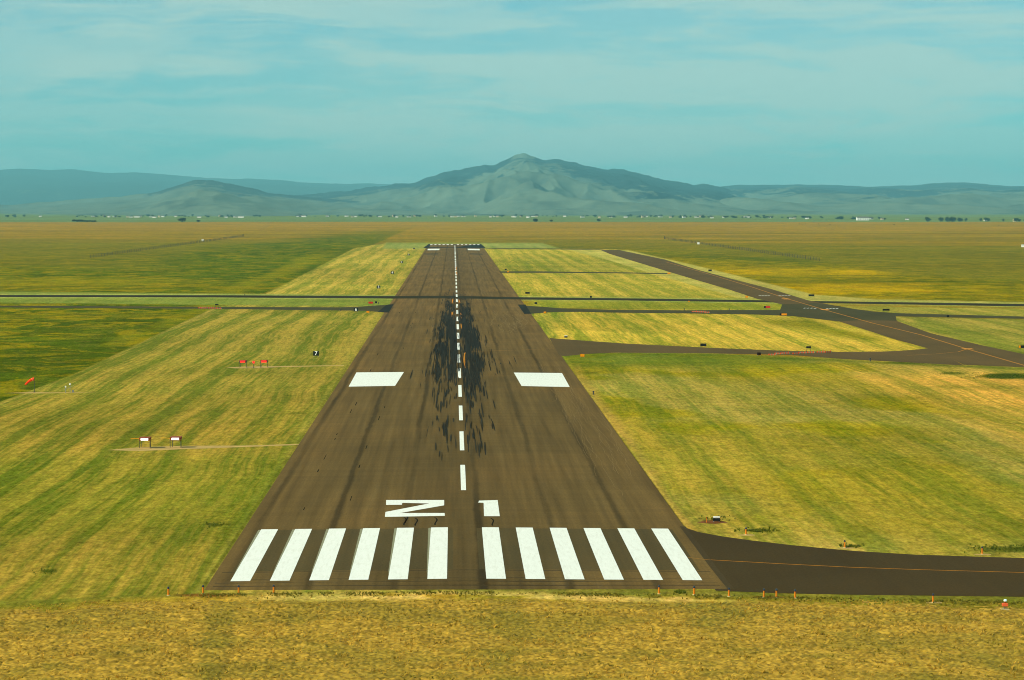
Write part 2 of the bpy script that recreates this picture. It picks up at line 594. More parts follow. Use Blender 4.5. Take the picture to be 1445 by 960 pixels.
def field():
    # rows follow equal steps of viewing distance ratio so that far and near get the same detail
    yy = np.concatenate([np.array([6000, 3600, 2400, 1800, 1500, 1300, 1150, 1060]), np.arange(1010, 420, -1.2),
                         np.arange(420, 311, -0.7), np.arange(311, 301, -0.5), np.arange(301, 296.8, -0.4)])
    depth = (CAM_H - GZ) * FPX / (yy - 289.0)
    xs = np.concatenate([-np.geomspace(9000, 420, 24), np.arange(-400, -40, 12), np.arange(-40, 1490, 2.2),
                         np.arange(1492, 1900, 12), np.geomspace(1910, 10500, 24)])
    U, D = np.meshgrid((xs - 640) / FPX, depth)
    X, Y = U * D, D
    Z = np.full(X.shape, GZ)
    # the plain swells a little, then steps down to the valley floor
    sw = (fbm(X / 900 + 40, Y / 260, 4, 5) - 0.5) * sstep(3000, 4200, Y) * 3.0
    edge = 6560 + 500 * (fbm(X / 1400, Y * 0, 3, 9) - 0.5)
    Z = Z + sw * (1 - sstep(-300, 200, Y - edge)) + (VZ - GZ) * sstep(0, 420, Y - edge)
    # shoulders rise to meet the crown at the two ends
    P, Q = to_px(X, Y, np.full(X.shape, GZ))

    cover = np.zeros(X.shape + (3,))
    trait = np.zeros(X.shape + (3,))

    def put(mask, col, mow=None, meadow=None, rough=None):
        nonlocal cover, trait
        mk = mask[..., None]
        cover = cover * (1 - mk) + np.array(lin(*col)) * mk
        for i, v in enumerate((mow, meadow, rough)):
            if v is not None:
                trait[..., i] = trait[..., i] * (1 - mask) + v * mask

    wq = (fbm(X / 60, Y / 35, 4, 21) - 0.5)
    wl = (fbm(X / 240, Y / 110, 4, 22) - 0.5)
    streak = fbm(X / 420 + 3, Y / 90, 5, 31, 0.6)
    streak2 = fbm(X / 1500 + 8, Y / 160, 5, 37, 0.6)

    # golden plain to the horizon, greener nearer in
    put(np.ones(X.shape), (166, 130, 34), 0, 0, 0.6)
    put(sstep(0.42, 0.62, streak2) * 0.55, (160, 130, 26))
    put(sstep(0.60, 0.40, streak2) * 0.55, (172, 130, 36))
    put(sstep(322, 338, Q) * sstep(0.40, 0.56, streak) * 0.7, (128, 116, 34))
    put(sstep(312.5, 311.5, Q + wl * 1.2), (118, 126, 52), 0, 0, 0.3)
    put(sstep(312.2, 311.2, Q) * sstep(0.35, 0.6, streak2) * 0.7, (120, 140, 80))
    for yl, x0, x1, dark in ((348.2, 1030, 1600, 0.8), (343, -500, 140, 0.55), (355, -500, 70, 0.6), (331, 200, 560, 0.4),
                             (336.5, 1200, 1600, 0.4), (325, -300, 500, 0.35), (329.5, 900, 1500, 0.35), (356, 1130, 1300, 0.4)):
        ln = np.exp(-((Q - yl - wl * 1.5) / 0.75) ** 2) * sstep(x0, x0 + 40, P) * sstep(x1, x1 - 40, P)
        put(ln * dark, (72, 84, 24))

    put(sstep(560, 640, Q), (132, 124, 42), 0, 0, 0.4)
    # left meadow
    left = sstep(3, -3, P - 14 - (640 - 2.26 * (Q - 289)))
    put(left * sstep(334, 346, Q + wl * 16), (124, 116, 30), 0, 0.3, 0.8)
    put(left * sstep(366, 382, Q + wl * 30 - P * 0.02 + 4), (94, 108, 14), 0, 0.7, 0.8)
    put(left * sstep(352, 366, Q + wl * 16 + (P - 240) * 0.11) * sstep(120, 330, P) * sstep(640, 480, P), (82, 104, 14), 0, 0.55, 0.8)
    put(left * sstep(0.1, 0.9, np.exp(-((Q - 400 - wl * 10) / 7) ** 2) * (0.4 + 1.2 * streak)) * sstep(700, 100, P + wl * 900), (134, 128, 18), 0, 0.6)
    put(left * sstep(0.3, 0.9, np.exp(-((P - 640 + 2.30 * (Q - 289) + 26 + wl * 40) / 24) ** 2)) * sstep(352, 366, Q) * 0.85, (136, 132, 22), 0, 0.4)
    put(left * sstep(440, 446, Q + wl * 4) * sstep(452, 446, Q) * 0.8, (128, 122, 18))
    put(left * sstep(446, 470, Q + wl * 20) * sstep(0.62, 0.40, streak), (84, 98, 12), 0, 0.55)
    put(left * sstep(470, 540, Q + wl * 30) * 0.6, (80, 98, 12), 0, 0.5)

    # right meadow beyond the angled taxiway
    taxi_r = [(872, 352.5), (939, 366.7), (984.6, 381), (1036, 394.7), (1088, 408), (1120, 417.6), (1180, 423), (1445, 429), (1700, 434),
              (2400, 450), (2400, 330), (760, 330), (760, 352)]
    rmead = sstep(-0.5, 0.8, poly_sd(P, Q, taxi_r))
    put(rmead * sstep(336, 350, Q + wl * 16 + (P - 900) * -0.005), (124, 116, 28), 0, 0.3, 0.8)
    body = sstep(-4, 6, poly_sd(P + wl * 110, Q + wl * 14, [(905, 352), (960, 357), (1060, 368), (1145, 371), (1215, 376), (1300, 391), (1400, 396), (1600, 398), (2400, 410), (2400, 470), (1000, 470), (860, 352)]))
    put(rmead * body, (136, 126, 4), 0, 0.8, 0.8)
    yel = np.clip(1.3 * np.exp(-((Q - 405 - wl * 16) / 11) ** 2) + 1.0 * np.exp(-((Q - 381 - wl * 14) / 6) ** 2), 0, 1) * sstep(1420, 1230, P + wl * 260) * sstep(980, 1010, P + 2.2 * (Q - 375))
    put(rmead * body * sstep(0.25, 0.75, yel) * (0.35 + 0.65 * sstep(0.36, 0.56, fbm(X / 20, Y / 42, 5, 91, 0.65))), (200, 160, 0), 0, 0.6)
    put(rmead * body * np.exp(-((Q - 397 - wl * 10) / 3.5) ** 2) * 0.8, (86, 100, 12), 0, 0.2)
    put(rmead * np.exp(-((Q - 364 - wl * 8 - (P - 1020) * 0.05) / 3.5) ** 2) * sstep(1200, 1100, P) * 0.7, (70, 94, 16), 0, 0.3)

    # mown strip left of the runway (80 m wide) and the infields right of it
    run_l = [(-5000, 2800), (-5000, 2730), (640 - 2.30 * 281, 570), (105, 528), (295, 437.5), (375, 415), (500, 350.5), (545, 343.5), (640, 343), (640, 838), (292, 838), (-40, 850), (-900, 866)]
    inn = sstep(-0.8, 0.8, poly_sd(P + wq * 3, Q, run_l))
    put(inn, (158, 142, 52), 1.0, 0.0, 0.25)
    nearl = inn * sstep(470, 640, Q)
    put(nearl * 0.75, (156, 134, 42))
    put(inn * sstep(437, 425, Q) * 0.8, (194, 170, 66), 0.9)
    put(inn * sstep(-6, 0, P - (640 - 0.66 * (Q - 289)) + 6 + wq * 10) * 0.55, (170, 152, 60), 0.4)
    put(inn * sstep(0.5, 0.66, streak) * sstep(560, 700, Q) * 0.5, (124, 130, 30))
    put(inn * np.exp(-((P - 640 + 2.27 * (Q - 289)) / 5) ** 2) * sstep(365, 380, Q) * 0.6, (170, 150, 66))

    rin_far = [(640, 349), (870, 352), (985, 385), (1068, 421.5), (640, 421)]
    put(sstep(-0.6, 0.6, poly_sd(P, Q, rin_far)), (194, 170, 62), 0.8, 0, 0.25)
    put(sstep(-0.6, 0.6, poly_sd(P, Q, rin_far)) * sstep(384, 383, Q) * sstep(352, 372, Q) * 0.55, (140, 138, 48), 0.8)
    put(sstep(-1.5, 1.0, poly_sd(P, Q, [(545, 343), (765, 343.5), (790, 351), (540, 351)])), (158, 160, 78), 0.4, 0, 0.2)
    put(np.exp(-((Q - 351) / 0.8) ** 2) * sstep(690, 700, P) * sstep(960, 840, P) * 0.5, (92, 88, 40))
    rin_mid = [(640, 436), (1105, 437), (1120, 445.5), (1185, 454), (1216, 464), (1265, 480), (1312, 492), (1240, 498), (640, 500)]
    put(sstep(-0.6, 0.6, poly_sd(P, Q, rin_mid)), (198, 170, 58), 0.95, 0, 0.25)
    put(sstep(-2, 8, poly_sd(P + wl * 60, Q + wl * 10, [(1040, 447), (1130, 446), (1250, 478), (1300, 491), (1180, 478), (1100, 462)])) * 0.85, (138, 134, 30), 0.5, 0.25)
    put(sstep(-0.6, 0.6, poly_sd(P, Q, rin_mid)) * sstep(800, 770, P + wl * 60) * 0.7, (150, 148, 50))
    rin_near = [(640, 497), (1000, 499), (1192, 506), (1445, 518), (1700, 530), (2600, 560), (2600, 830), (1600, 795), (1200, 782), (985, 762), (640, 760)]
    near_m = sstep(-0.6, 0.6, poly_sd(P, Q, rin_near))
    put(near_m, (164, 145, 46), 0.72, 0.15, 0.3)
    put(near_m * sstep(0.40, 0.60, fbm(X / 30, Y / 110, 4, 51)) * 0.6, (180, 160, 74), 0.75)
    put(near_m * sstep(0.52, 0.64, fbm(X / 26 + 5, Y / 60, 5, 52)) * sstep(780, 560, Q) * 0.8, (156, 144, 14), 0.8, 0.3)
    put(near_m * sstep(528, 508, Q + wl * 12) * sstep(1250, 1050, P) * 0.8, (106, 124, 34), 0.3)
    tan = sstep(-10, 30, poly_sd(P + wl * 80, Q + wl * 26, [(1170, 514), (1230, 545), (1330, 585), (1480, 645), (1900, 830), (2600, 900), (2600, 540), (1445, 522)]))
    put(near_m * tan, (222, 170, 66), 0.85, 0.0, 0.3)
    put(near_m * tan * sstep(0.5, 0.66, streak) * 0.55, (166, 146, 52))
    put(near_m * np.exp(-((P - 640 - 0.712 * (Q - 289) - 8 - wq * 14) / 9) ** 2) * sstep(500, 540, Q) * 0.9, (182, 148, 66), 0.1)
    put(near_m * sstep(560, 700, Q) * sstep(0.55, 0.4, streak) * 0.4, (176, 152, 66))
    put(near_m * sstep(3.5, 0.5, poly_sd(P, Q, rin_near) + wl * 5) * sstep(900, 980, P) * sstep(600, 700, Q) * 0.85, (176, 152, 58), 0)

    # strip between the cross runway and its parallel taxiway, right-hand islands
    strip = sstep(0.4, -0.4, np.abs(Q - (425.5 + (P - 640) * 0.0095)) - 8)
    put(strip * sstep(736, 690, P) * 1.0, (138, 144, 58), 0.25, 0, 0.2)
    put(strip * sstep(736, 760, P) * sstep(1120, 1105, P), (156, 150, 46), 0.5, 0, 0.2)
    put(sstep(-0.5, 0.5, poly_sd(P, Q, [(1180, 431.5), (1445, 436), (1700, 440), (2600, 452), (2600, 464), (1700, 453), (1445, 448), (1270, 443), (1203, 436.5)])), (172, 156, 62), 0.5, 0, 0.2)
    put(sstep(-0.5, 0.5, poly_sd(P, Q, [(1262, 447), (1445, 451), (1700, 456), (2600, 470), (2600, 800), (1700, 565), (1445, 501), (1385, 488), (1313, 470.5), (1266, 453.5)])), (166, 150, 60), 0.7, 0, 0.25)
    put(sstep(-1, 5, poly_sd(P + wl * 70, Q + wl * 8, [(1266, 447), (1300, 452), (1380, 468), (1445, 490), (1500, 520), (1313, 472)])) * 0.8, (128, 132, 44), 0.4)
    # pale shaved edges along the angled taxiway and the cross runway
    put(sstep(-0.5, 0.5, poly_sd(P, Q, [(868, 353), (886, 353), (985, 375.5), (1088, 401), (1150, 416), (1240, 422.5), (1445, 426.3), (2000, 437), (2000, 444), (1445, 430), (1100, 426)])), (190, 172, 84), 0.2, 0, 0.1)
    put(sstep(-0.5, 0.5, poly_sd(P, Q, [(800, 352), (850, 353.5), (945, 384), (1070, 422), (1040, 420), (920, 386), (858, 367)])), (192, 176, 84), 0.3, 0, 0.1)
    for off, w in ((-2.6, 0.9), (2.3, 0.7)):
        cy = np.interp(P, [-3000, 0, 300, 590, 880, 1160, 1445, 4000], [405, 418, 418.3, 420.1, 422.7, 426.5, 430.9, 466])
        put(np.exp(-((Q - cy - off) / w) ** 2) * 0.75, (178, 176, 92), 0.0, 0, 0.1)
    # dark weeds on the near side of the middle taxiway and a green swale
    put(np.exp(-((Q - np.interp(P, [800, 870, 1000, 1192, 1445], [505, 500.5, 501.5, 509.5, 521])) / 1.7) ** 2) * sstep(830, 850, P) * (0.5 + streak) * 0.9, (88, 106, 26), 0, 0.2)
    put(sstep(0.35, 0.75, np.exp(-((P - 1420) / 44) ** 2 - ((Q - 531) / 5) ** 2) + wq * 0.3), (70, 92, 18), 0, 0, 0.5)
    put(sstep(0.4, 0.8, np.exp(-((P - 1345) / 26) ** 2 - ((Q - 527) / 2.5) ** 2) + wq * 0.3) * 0.7, (112, 114, 34))

    # tall dry grass in front of the runway end, bare soil along its lip
    fe = np.interp(P, [-3000, -40, 140, 292, 660, 1022, 1445, 4000], [905, 856, 846, 838, 834.5, 840, 849, 905])
    fore = sstep(-3, 5, Q - fe + wq * 8)
    put(fore, (184, 148, 48), 0.0, 0.0, 1.0)
    put(fore * sstep(0.44, 0.62, fbm(X / 9, Y / 8, 4, 61)) * 0.4, (150, 128, 38))
    put(fore * sstep(20, 2, Q - fe + wq * 10) * sstep(1050, 1150, P) * 0.75, (122, 116, 34))
    put(fore * sstep(16, 2, Q - fe + wq * 14) * sstep(250, 120, P) * 0.7, (126, 118, 34))
    put(np.exp(-((Q - fe - 7 - wq * 6) / 6) ** 2) * sstep(300, 420, P) * sstep(1090, 980, P) * sstep(0.30, 0.46, fbm(X / 5, Y / 4, 4, 62)) * 0.95, (224, 184, 96))
    put(np.exp(-((Q - fe - 1) / 3) ** 2) * sstep(0.35, 0.55, fbm(X / 6, Y / 6, 4, 63)) * 0.8, (126, 122, 38))
    put(sstep(0.35, 0.8, np.exp(-((P - 290) / 62) ** 2 - ((Q - 840) / 3.2) ** 2) + wq * 0.4) * 0.85, (124, 80, 34))
    put(sstep(0.35, 0.8, np.exp(-((P - 1085) / 42) ** 2 - ((Q - 843) / 2.6) ** 2) + wq * 0.4) * 0.7, (120, 80, 34))
    put(sstep(0.35, 0.8, np.exp(-((P - 1440) / 46) ** 2 - ((Q - 861) / 3.2) ** 2) + wq * 0.4) * 0.8, (176, 144, 74))
    put(sstep(0.4, 0.8, np.exp(-((P - 1003) / 20) ** 2 - ((Q - 736.5) / 3.4) ** 2) + wq * 0.4) * 0.9, (112, 66, 30))
    for wx, wy, ww, wh in ((1070, 749, 26, 3.6), (1420, 776, 50, 5), (304, 741, 16, 4), (70, 806, 18, 4), (1200, 771, 18, 3), (830, 526, 22, 1.6), (418, 583, 14, 1.6), (1280, 512, 60, 2)):
        put(sstep(0.4, 0.9, np.exp(-((P - wx) / ww) ** 2 - ((Q - wy) / wh) ** 2) + wq * 0.6) * 0.75, (86, 98, 22))

    # the ground lies lower under the pavement
    nr, nc = X.shape
    under = (np.abs(X - XC) < HALF + 0.3) & (Y > Y0 + 2) & (Y < Y1 - 2)
    Z = np.where(under, Z - 0.1, Z)
    idx = np.arange(nr * nc).reshape(nr, nc)
    quads = np.stack([idx[:-1, :-1], idx[:-1, 1:], idx[1:, 1:], idx[1:, :-1]], -1).reshape(-1, 4)
    me = bpy.data.meshes.new('ground')
    me.vertices.add(nr * nc)
    me.vertices.foreach_set('co', np.stack([X, Y, Z], -1).astype(np.float32).ravel())
    me.loops.add(quads.size)
    me.loops.foreach_set('vertex_index', quads.astype(np.int32).ravel())
    me.polygons.add(len(quads))
    me.polygons.foreach_set('loop_start', np.arange(0, quads.size, 4, dtype=np.int32))
    me.update(calc_edges=True)
    for nm, arr in (('cover', cover), ('trait', trait)):
        a = me.color_attributes.new(nm, 'FLOAT_COLOR', 'POINT')
        a.data.foreach_set('color', np.concatenate([arr, np.ones(X.shape + (1,))], -1).astype(np.float32).ravel())
    me.materials.append(M['ground'])
    me.polygons.foreach_set('use_smooth', np.ones(len(quads), bool))
    o = bpy.data.objects.new('ground', me)
    COL.objects.link(o)
    o['kind'] = 'structure'


field()


def grass_mesh(name, pts, hts, wid, cols, blades=4, seed=1):
    """Tufts of bent blades in one stuff object."""
    rg = np.random.default_rng(seed)
    n = len(pts)
    N = n * blades
    base = np.repeat(pts, blades, 0)
    h = np.repeat(hts, blades) * rg.uniform(0.6, 1.1, N)
    w = np.repeat(wid, blades) * rg.uniform(0.7, 1.3, N)
    ang = rg.uniform(0, 2 * np.pi, N)
    lean = rg.uniform(0.25, 1.15, N)
    spread = rg.uniform(0, 0.5, N) * np.repeat(hts, blades)
    ca, sa = np.cos(ang), np.sin(ang)
    root = base + np.stack([ca * spread * 0.5, sa * spread * 0.5, np.zeros(N)], -1)
    side = np.stack([-sa, ca, np.zeros(N)], -1) * (w * 0.5)[:, None]
    mid = root + np.stack([ca * lean * h * 0.25, sa * lean * h * 0.25, h * 0.55], -1)
    tip = root + np.stack([ca * lean * h + 0.12 * h, sa * lean * h, h], -1)
    v = np.stack([root - side, root + side, mid + side * 0.9, mid - side * 0.9, tip], 1).reshape(-1, 3)
    b = np.arange(N) * 5
    quads = np.stack([b, b + 1, b + 2, b + 3], -1)
    tris = np.stack([b + 3, b + 2, b + 4], -1)
    loops = np.concatenate([quads.ravel(), tris.ravel()])
    starts = np.concatenate([np.arange(N) * 4, N * 4 + np.arange(N) * 3])
    me = bpy.data.meshes.new(name)
    me.vertices.add(len(v))
    me.vertices.foreach_set('co', v.astype(np.float32).ravel())
    me.loops.add(len(loops))
    me.loops.foreach_set('vertex_index', loops.astype(np.int32))
    me.polygons.add(len(starts))
    me.polygons.foreach_set('loop_start', starts.astype(np.int32))
    me.update(calc_edges=True)
    c = np.repeat(cols, blades, 0) * rg.uniform(0.82, 1.18, (N, 1))
    c = np.repeat(c, 5, 0)
    a = me.color_attributes.new('tint', 'FLOAT_COLOR', 'POINT')
    a.data.foreach_set('color', np.concatenate([c, np.ones((len(c), 1))], -1).astype(np.float32).ravel())
    me.materials.append(M['grass_blades'])
    o = bpy.data.objects.new(name, me)
    COL.objects.link(o)
    return o


def foreground_grass():
    n = 22000
    x = RNG.uniform(-66, 74, n)
    y = RNG.uniform(205, 283.0, n)
    p, q = to_px(x, y, np.full(n, GZ))
    fe = np.interp(p, [-3000, -40, 140, 292, 660, 1022, 1445, 4000], [905, 856, 846, 838, 834.5, 840, 849, 905])
    clump = fbm(x / 1.1, y / 1.3, 3, 71)
    soil = np.exp(-((q - fe - 7) / 5) ** 2) * sstep(300, 420, p) * sstep(1090, 980, p)
    keep = (q > fe + 2.5) & (RNG.uniform(0, 1, n) < sstep(0.40, 0.62, clump) + 0.10) & (RNG.uniform(0, 1, n) > soil * 0.85)
    x, y, q, p, fe, clump = (v[keep] for v in (x, y, q, p, fe, clump))
    grow = sstep(0, 18, q - fe)
    h = (0.10 + 0.20 * sstep(0.40, 0.75, clump) * RNG.uniform(0.6, 1.3, len(x))) * (0.45 + 0.55 * grow)
    g = fbm(x / 9, y / 8, 4, 61)
    dry, mid, grn = np.array(lin(236, 192, 78)), np.array(lin(200, 160, 56)), np.array(lin(168, 150, 52))
    t = sstep(0.50, 0.70, g + RNG.uniform(-0.12, 0.12, len(x)))[:, None]
    u = RNG.uniform(0, 1, len(x))[:, None]
    cols = (dry * u + mid * (1 - u)) * (1 - t) + grn * t
    o = grass_mesh('tall_dry_grass', np.stack([x, y, np.full(len(x), GZ)], -1), h, 0.05 + 0.05 * clump, cols, 4, 3)
    tag(o, 'golden knee high dry grass in front of the runway end', 'grass', kind='stuff')




def dry_turf():
    """Tussocky ground of the uncut grass: real lumps and hollows, half a metre across."""
    xs = np.arange(-68, 74, 0.10)
    ys = np.concatenate([np.arange(200, 222, 0.5), np.arange(222, Y0 + 3, 0.15)])
    X, Y = np.meshgrid(xs, ys)
    jx, jy = fbm(X / 0.9, Y / 0.9, 2, 81) - 0.5, fbm(X / 0.9 + 9, Y / 0.9, 2, 82) - 0.5
    b1 = np.abs(2 * vnoise(X / 0.42 + jx, Y / 0.50 + jy, 83) - 1)
    b2 = np.abs(2 * vnoise(X / 0.22 + jx, Y / 0.28 + jy, 84) - 1)
    b3 = fbm(X / 2.4, Y / 2.4, 3, 85)
    p, q = to_px(X, Y, np.full(X.shape, GZ))
    fe = np.interp(p, [-3000, -40, 140, 292, 660, 1022, 1445, 4000], [905, 856, 846, 838, 834.5, 840, 849, 905])
    grow = sstep(1, 22, q - fe + (fbm(X / 3, Y / 3, 3, 86) - 0.5) * 14)
    soil = np.exp(-((q - fe - 7) / 5) ** 2) * sstep(300, 420, p) * sstep(1090, 980, p)
    amp = 0.75 + 0.35 * sstep(0.35, 0.65, b3)
    Z = GZ - 0.03 + grow * (1 - 0.7 * soil) * amp * (0.16 * b1 + 0.10 * b2)
    big = fbm(X / 8, Y / 7, 4, 61)
    t = sstep(0.47, 0.66, big + (fbm(X / 1.2, Y / 1.2, 3, 88) - 0.5) * 0.35)[..., None]
    u = sstep(0.3, 0.7, fbm(X / 0.7, Y / 0.8, 3, 87))[..., None]
    # seeder rows crossing the strip
    row = sstep(0.55, 0.9, vnoise((X + 0.05 * Y) / 3.0, Y / 45, 89))[..., None] * 0.55
    dry, mid, grn = np.array(lin(186, 150, 54)), np.array(lin(164, 132, 44)), np.array(lin(138, 121, 40))
    C = (dry * u + mid * (1 - u))
    C = C * (1 - np.clip(t * 0.6 + row, 0, 1)) + grn * np.clip(t * 0.6 + row, 0, 1)
    C = C * (0.68 + 0.64 * sstep(0.25, 0.75, fbm(X / 0.28, Y / 0.30, 2, 90)))[..., None]
    C = C * (1.0 - 0.12 * sstep(0.5, 0.7, b3))[..., None]
    nr, nc = X.shape
    idx = np.arange(nr * nc).reshape(nr, nc)
    quads = np.stack([idx[:-1, :-1], idx[:-1, 1:], idx[1:, 1:], idx[1:, :-1]], -1).reshape(-1, 4)
    quads = quads[(Z.ravel()[quads] > GZ + 0.004).any(1)]
    me = bpy.data.meshes.new('dry_turf')
    me.vertices.add(nr * nc)
    me.vertices.foreach_set('co', np.stack([X, Y, Z], -1).astype(np.float32).ravel())
    me.loops.add(quads.size)
    me.loops.foreach_set('vertex_index', quads.astype(np.int32).ravel())
    me.polygons.add(len(quads))
    me.polygons.foreach_set('loop_start', np.arange(0, quads.size, 4, dtype=np.int32))
    me.update(calc_edges=True)
    a = me.color_attributes.new('tint', 'FLOAT_COLOR', 'POINT')
    a.data.foreach_set('color', np.concatenate([C, np.ones(X.shape + (1,))], -1).astype(np.float32).ravel())
    me.materials.append(M['turf'])
    o = bpy.data.objects.new('dry_turf', me)
    COL.objects.link(o)
    tag(o, 'lumpy golden uncut turf in front of the runway end', 'grass', kind='stuff')


dry_turf()
foreground_grass()


def weeds():
    spots = [((1070, 749), 26, 3.0, 150), ((1420, 775), 50, 5.0, 240), ((304, 741), 18, 4.0, 60), ((66, 806), 16, 5, 40), ((1200, 771), 18, 2.4, 60),
             ((1418, 531), 42, 4.0, 700), ((1345, 527), 22, 2.0, 90), ((960, 836), 7, 2, 80), ((1010, 733), 22, 3.5, 50)]
    P, H, W, C = [], [], [], []
    for (cx, cy), sx, sy, n in spots:
        for _ in range(n):
            px, py = random.gauss(cx, sx * 0.55), random.gauss(cy, sy * 0.55)
            w = at(px, py)
            if abs(w.x - XC) < HALF + 0.5 and w.y > Y0 - 0.3:
                continue
            P.append((w.x, w.y, GZ))
            H.append(random.uniform(0.06, 0.22))
            W.append(random.uniform(0.06, 0.12))
            k = random.random()
            C.append([a * k + b * (1 - k) for a, b in zip(lin(128, 132, 40), lin(88, 104, 28))])
    # ragged tufts along the lip of the runway end and the taxiway shoulders
    for _ in range(1700):
        px = random.uniform(250, 1445)
        e = np.interp(px, [292, 660, 1022, 1445], [838, 834.5, 840, 849])
        if vnoise(np.array([px / 23.0]), np.array([0.5]), 5)[0] < 0.42 and random.random() < 0.85:
            continue
        w = at(px, e + abs(random.gauss(0, 2.6)) + 0.6)
        if w.y > Y0 - 0.5:
            continue
        P.append((w.x, w.y, GZ)); H.append(random.uniform(0.08, 0.22)); W.append(random.uniform(0.05, 0.10))
        k = random.random()
        C.append([a * k + b * (1 - k) for a, b in zip(lin(164, 146, 54), lin(110, 114, 34))])
    o = grass_mesh('green_weeds', np.array(P), np.array(H), np.array(W), np.array(C), 5, 8)
    tag(o, 'dark green weeds growing along pavement edges and around the lights', 'weeds', kind='stuff')


weeds()

# ------------------------------------------------------------------ runway
def build_runway():
    mb = MB()
    ys = list(np.linspace(Y0, Y0 + 10, 9)) + list(np.linspace(Y0 + 30, Y1 - 30, 120)) + list(np.linspace(Y1 - 10, Y1, 9))
    xs = [XC - HALF, XC - HALF / 2, XC, XC + HALF / 2, XC + HALF]
    jit = {}
    for i, y in enumerate(ys):
        for j, x in enumerate(xs):
            jit[i, j] = (x, y, crown(x, y))
    for i in range(len(ys) - 1):
        for j in range(4):
            mb.face([jit[i, j], jit[i, j + 1], jit[i + 1, j + 1], jit[i + 1, j]])
    for j in (0, 4):
        for i in range(len(ys) - 1):
            a, b = jit[i, j], jit[i + 1, j]
            mb.face([a, b, (b[0], b[1], GZ - 0.3), (a[0], a[1], GZ - 0.3)])
    for i in (0, len(ys) - 1):
        a, b = jit[i, 0], jit[i, 4]
        mb.face([a, b, (b[0], b[1], GZ - 0.3), (a[0], a[1], GZ - 0.3)])
    run = mb.build('runway', M['runway'])
    run['kind'] = 'structure'

    # worn darker ground where old bars were blacked out, and a dark head-end apron
    def patch(name, poly, mat, dz):
        m = MB()
        runway_patch(m, poly, dz)
        return m.build(name, mat, run)
    for s in (-1, 1):
        a, b = (XC - 21.4, XC - 1.2) if s < 0 else (XC + 1.2, XC + 21.4)
        patch('blacked_out_area', [(a, BAR0 + 7.5), (b, BAR0 + 7.8), (b, BAR0 + 45), (a, BAR0 + 45)], M['scrub'], 0.004)
    for y, w in ((Y0 + 2.2, 0.5), (BAR0 - 1.6, 0.35), (BAR0 + 1.0, 0.25), (BAR0 + 6.6, 0.5)):
        patch('seal_band', [(XC - 22.3, y), (XC - 8, y + 0.12), (XC + 6, y - 0.1), (XC + 22.3, y + 0.1), (XC + 22.3, y + w), (XC, y + w * 1.1), (XC - 22.3, y + w)], M['seal'], 0.004)
    patch('fresh_asphalt_end', [rw(597, 350.2), rw(685.5, 350.2), (XC + HALF - 0.05, Y1 - 0.2), (XC - HALF + 0.05, Y1 - 0.2)], M['patch'], 0.02)
    patch('old_bar_scar', [rw(599, 359.3), rw(618, 359.1), rw(618.5, 358.0), rw(600, 358.2)], M['patch'], 0.02)
    patch('old_bar_scar', [rw(663, 359.1), rw(681, 359.4), rw(680.4, 358.3), rw(662.4, 358.0)], M['patch'], 0.02)
    patch('dark_corner', [rw(533, 440.4), rw(548.6, 441.4), rw(555.6, 429.4), rw(545.6, 430.2)], M['patch'], 0.02)
    patch('dark_corner', [rw(730.6, 430), rw(741.5, 430), rw(749.5, 443), rw(739.8, 443.2)], M['patch'], 0.02)

    stripe0 = XC + 1.75
    W = 1.7526
    for k in range(6):
        for s in (-1, 1):
            x0 = s * (1.7526 + 2 * W * k) + XC
            x1 = x0 + s * W
            m = MB()
            runway_patch(m, [(min(x0, x1), BAR0), (max(x0, x1), BAR0), (max(x0, x1), BAR0 + 45.72), (min(x0, x1), BAR0 + 45.72)], 0.012)
            m.build('threshold_stripe', M['white'], run)
            if s < 0:
                g = MB()
                e = min(x0, x1)
                runway_patch(g, [(e - 0.10, BAR0 + 6 + k), (e - 0.01, BAR0 + 3), (e - 0.01, BAR0 + 45.4), (e - 0.26, BAR0 + 45.2)], 0.008)
                g.build('old_stripe_edge', M['white_faint'], run)
            m = MB()
            yf = at(640, 345.1).y
            runway_patch(m, [(min(x0, x1), yf - 46), (max(x0, x1), yf - 46), (max(x0, x1), yf), (min(x0, x1), yf)], 0.04)
            m.build('threshold_stripe', M['white'], run)

    # the number, outline surveyed corner by corner
    def lp(pts, sx, ox, oy):
        return [rw(ox + x / sx, oy + y / sx) for x, y in pts]
    two_a = lp([(911, 89), (1193, 89), (1193, 115), (1120, 106), (990, 103), (988, 112), (911, 113)], 3.44, 280, 680)
    two_b = lp([(1120, 106), (1193, 115), (980, 152), (905, 171), (908, 147)], 3.44, 280, 680)
    two_c = lp([(980, 152), (1195, 152), (1196, 166), (905, 171)], 3.44, 280, 680)
    m = MB()
    for p in (two_a, two_b, two_c):
        m.face([(x, y, crown(x, y) + 0.012) for x, y in p])
    m.build('runway_number_two', M['white'], run)
    one = lp([(180, 97), (184, 88), (270, 85), (280, 160), (207, 160), (205, 98)], 3.284, 620, 680)
    m = MB()
    m.face([(x, y, crown(x, y) + 0.012) for x, y in one])
    m.build('runway_number_one', M['white'], run)

    # aiming points
    for pts in ([(492, 545.8), (557.5, 544.8), (570, 525.2), (503, 525.8)], [(736, 545.0), (804, 546.4), (793, 526.6), (725, 526)]):
        m = MB()
        runway_patch(m, [rw(*p) for p in pts], 0.012)
        m.build('aiming_point_bar', M['white'], run)
    for pts in ([(603, 353.4), (620, 353.2), (620.3, 351.2), (603.8, 351.3)], [(660.2, 353.2), (677.6, 353.5), (676.6, 351.5), (659.8, 351.2)]):
        m = MB()
        runway_patch(m, [rw(*p) for p in pts], 0.05)
        m.build('aiming_point_bar', M['white'], run)
    # centreline
    y = rw(653, 692)[1]
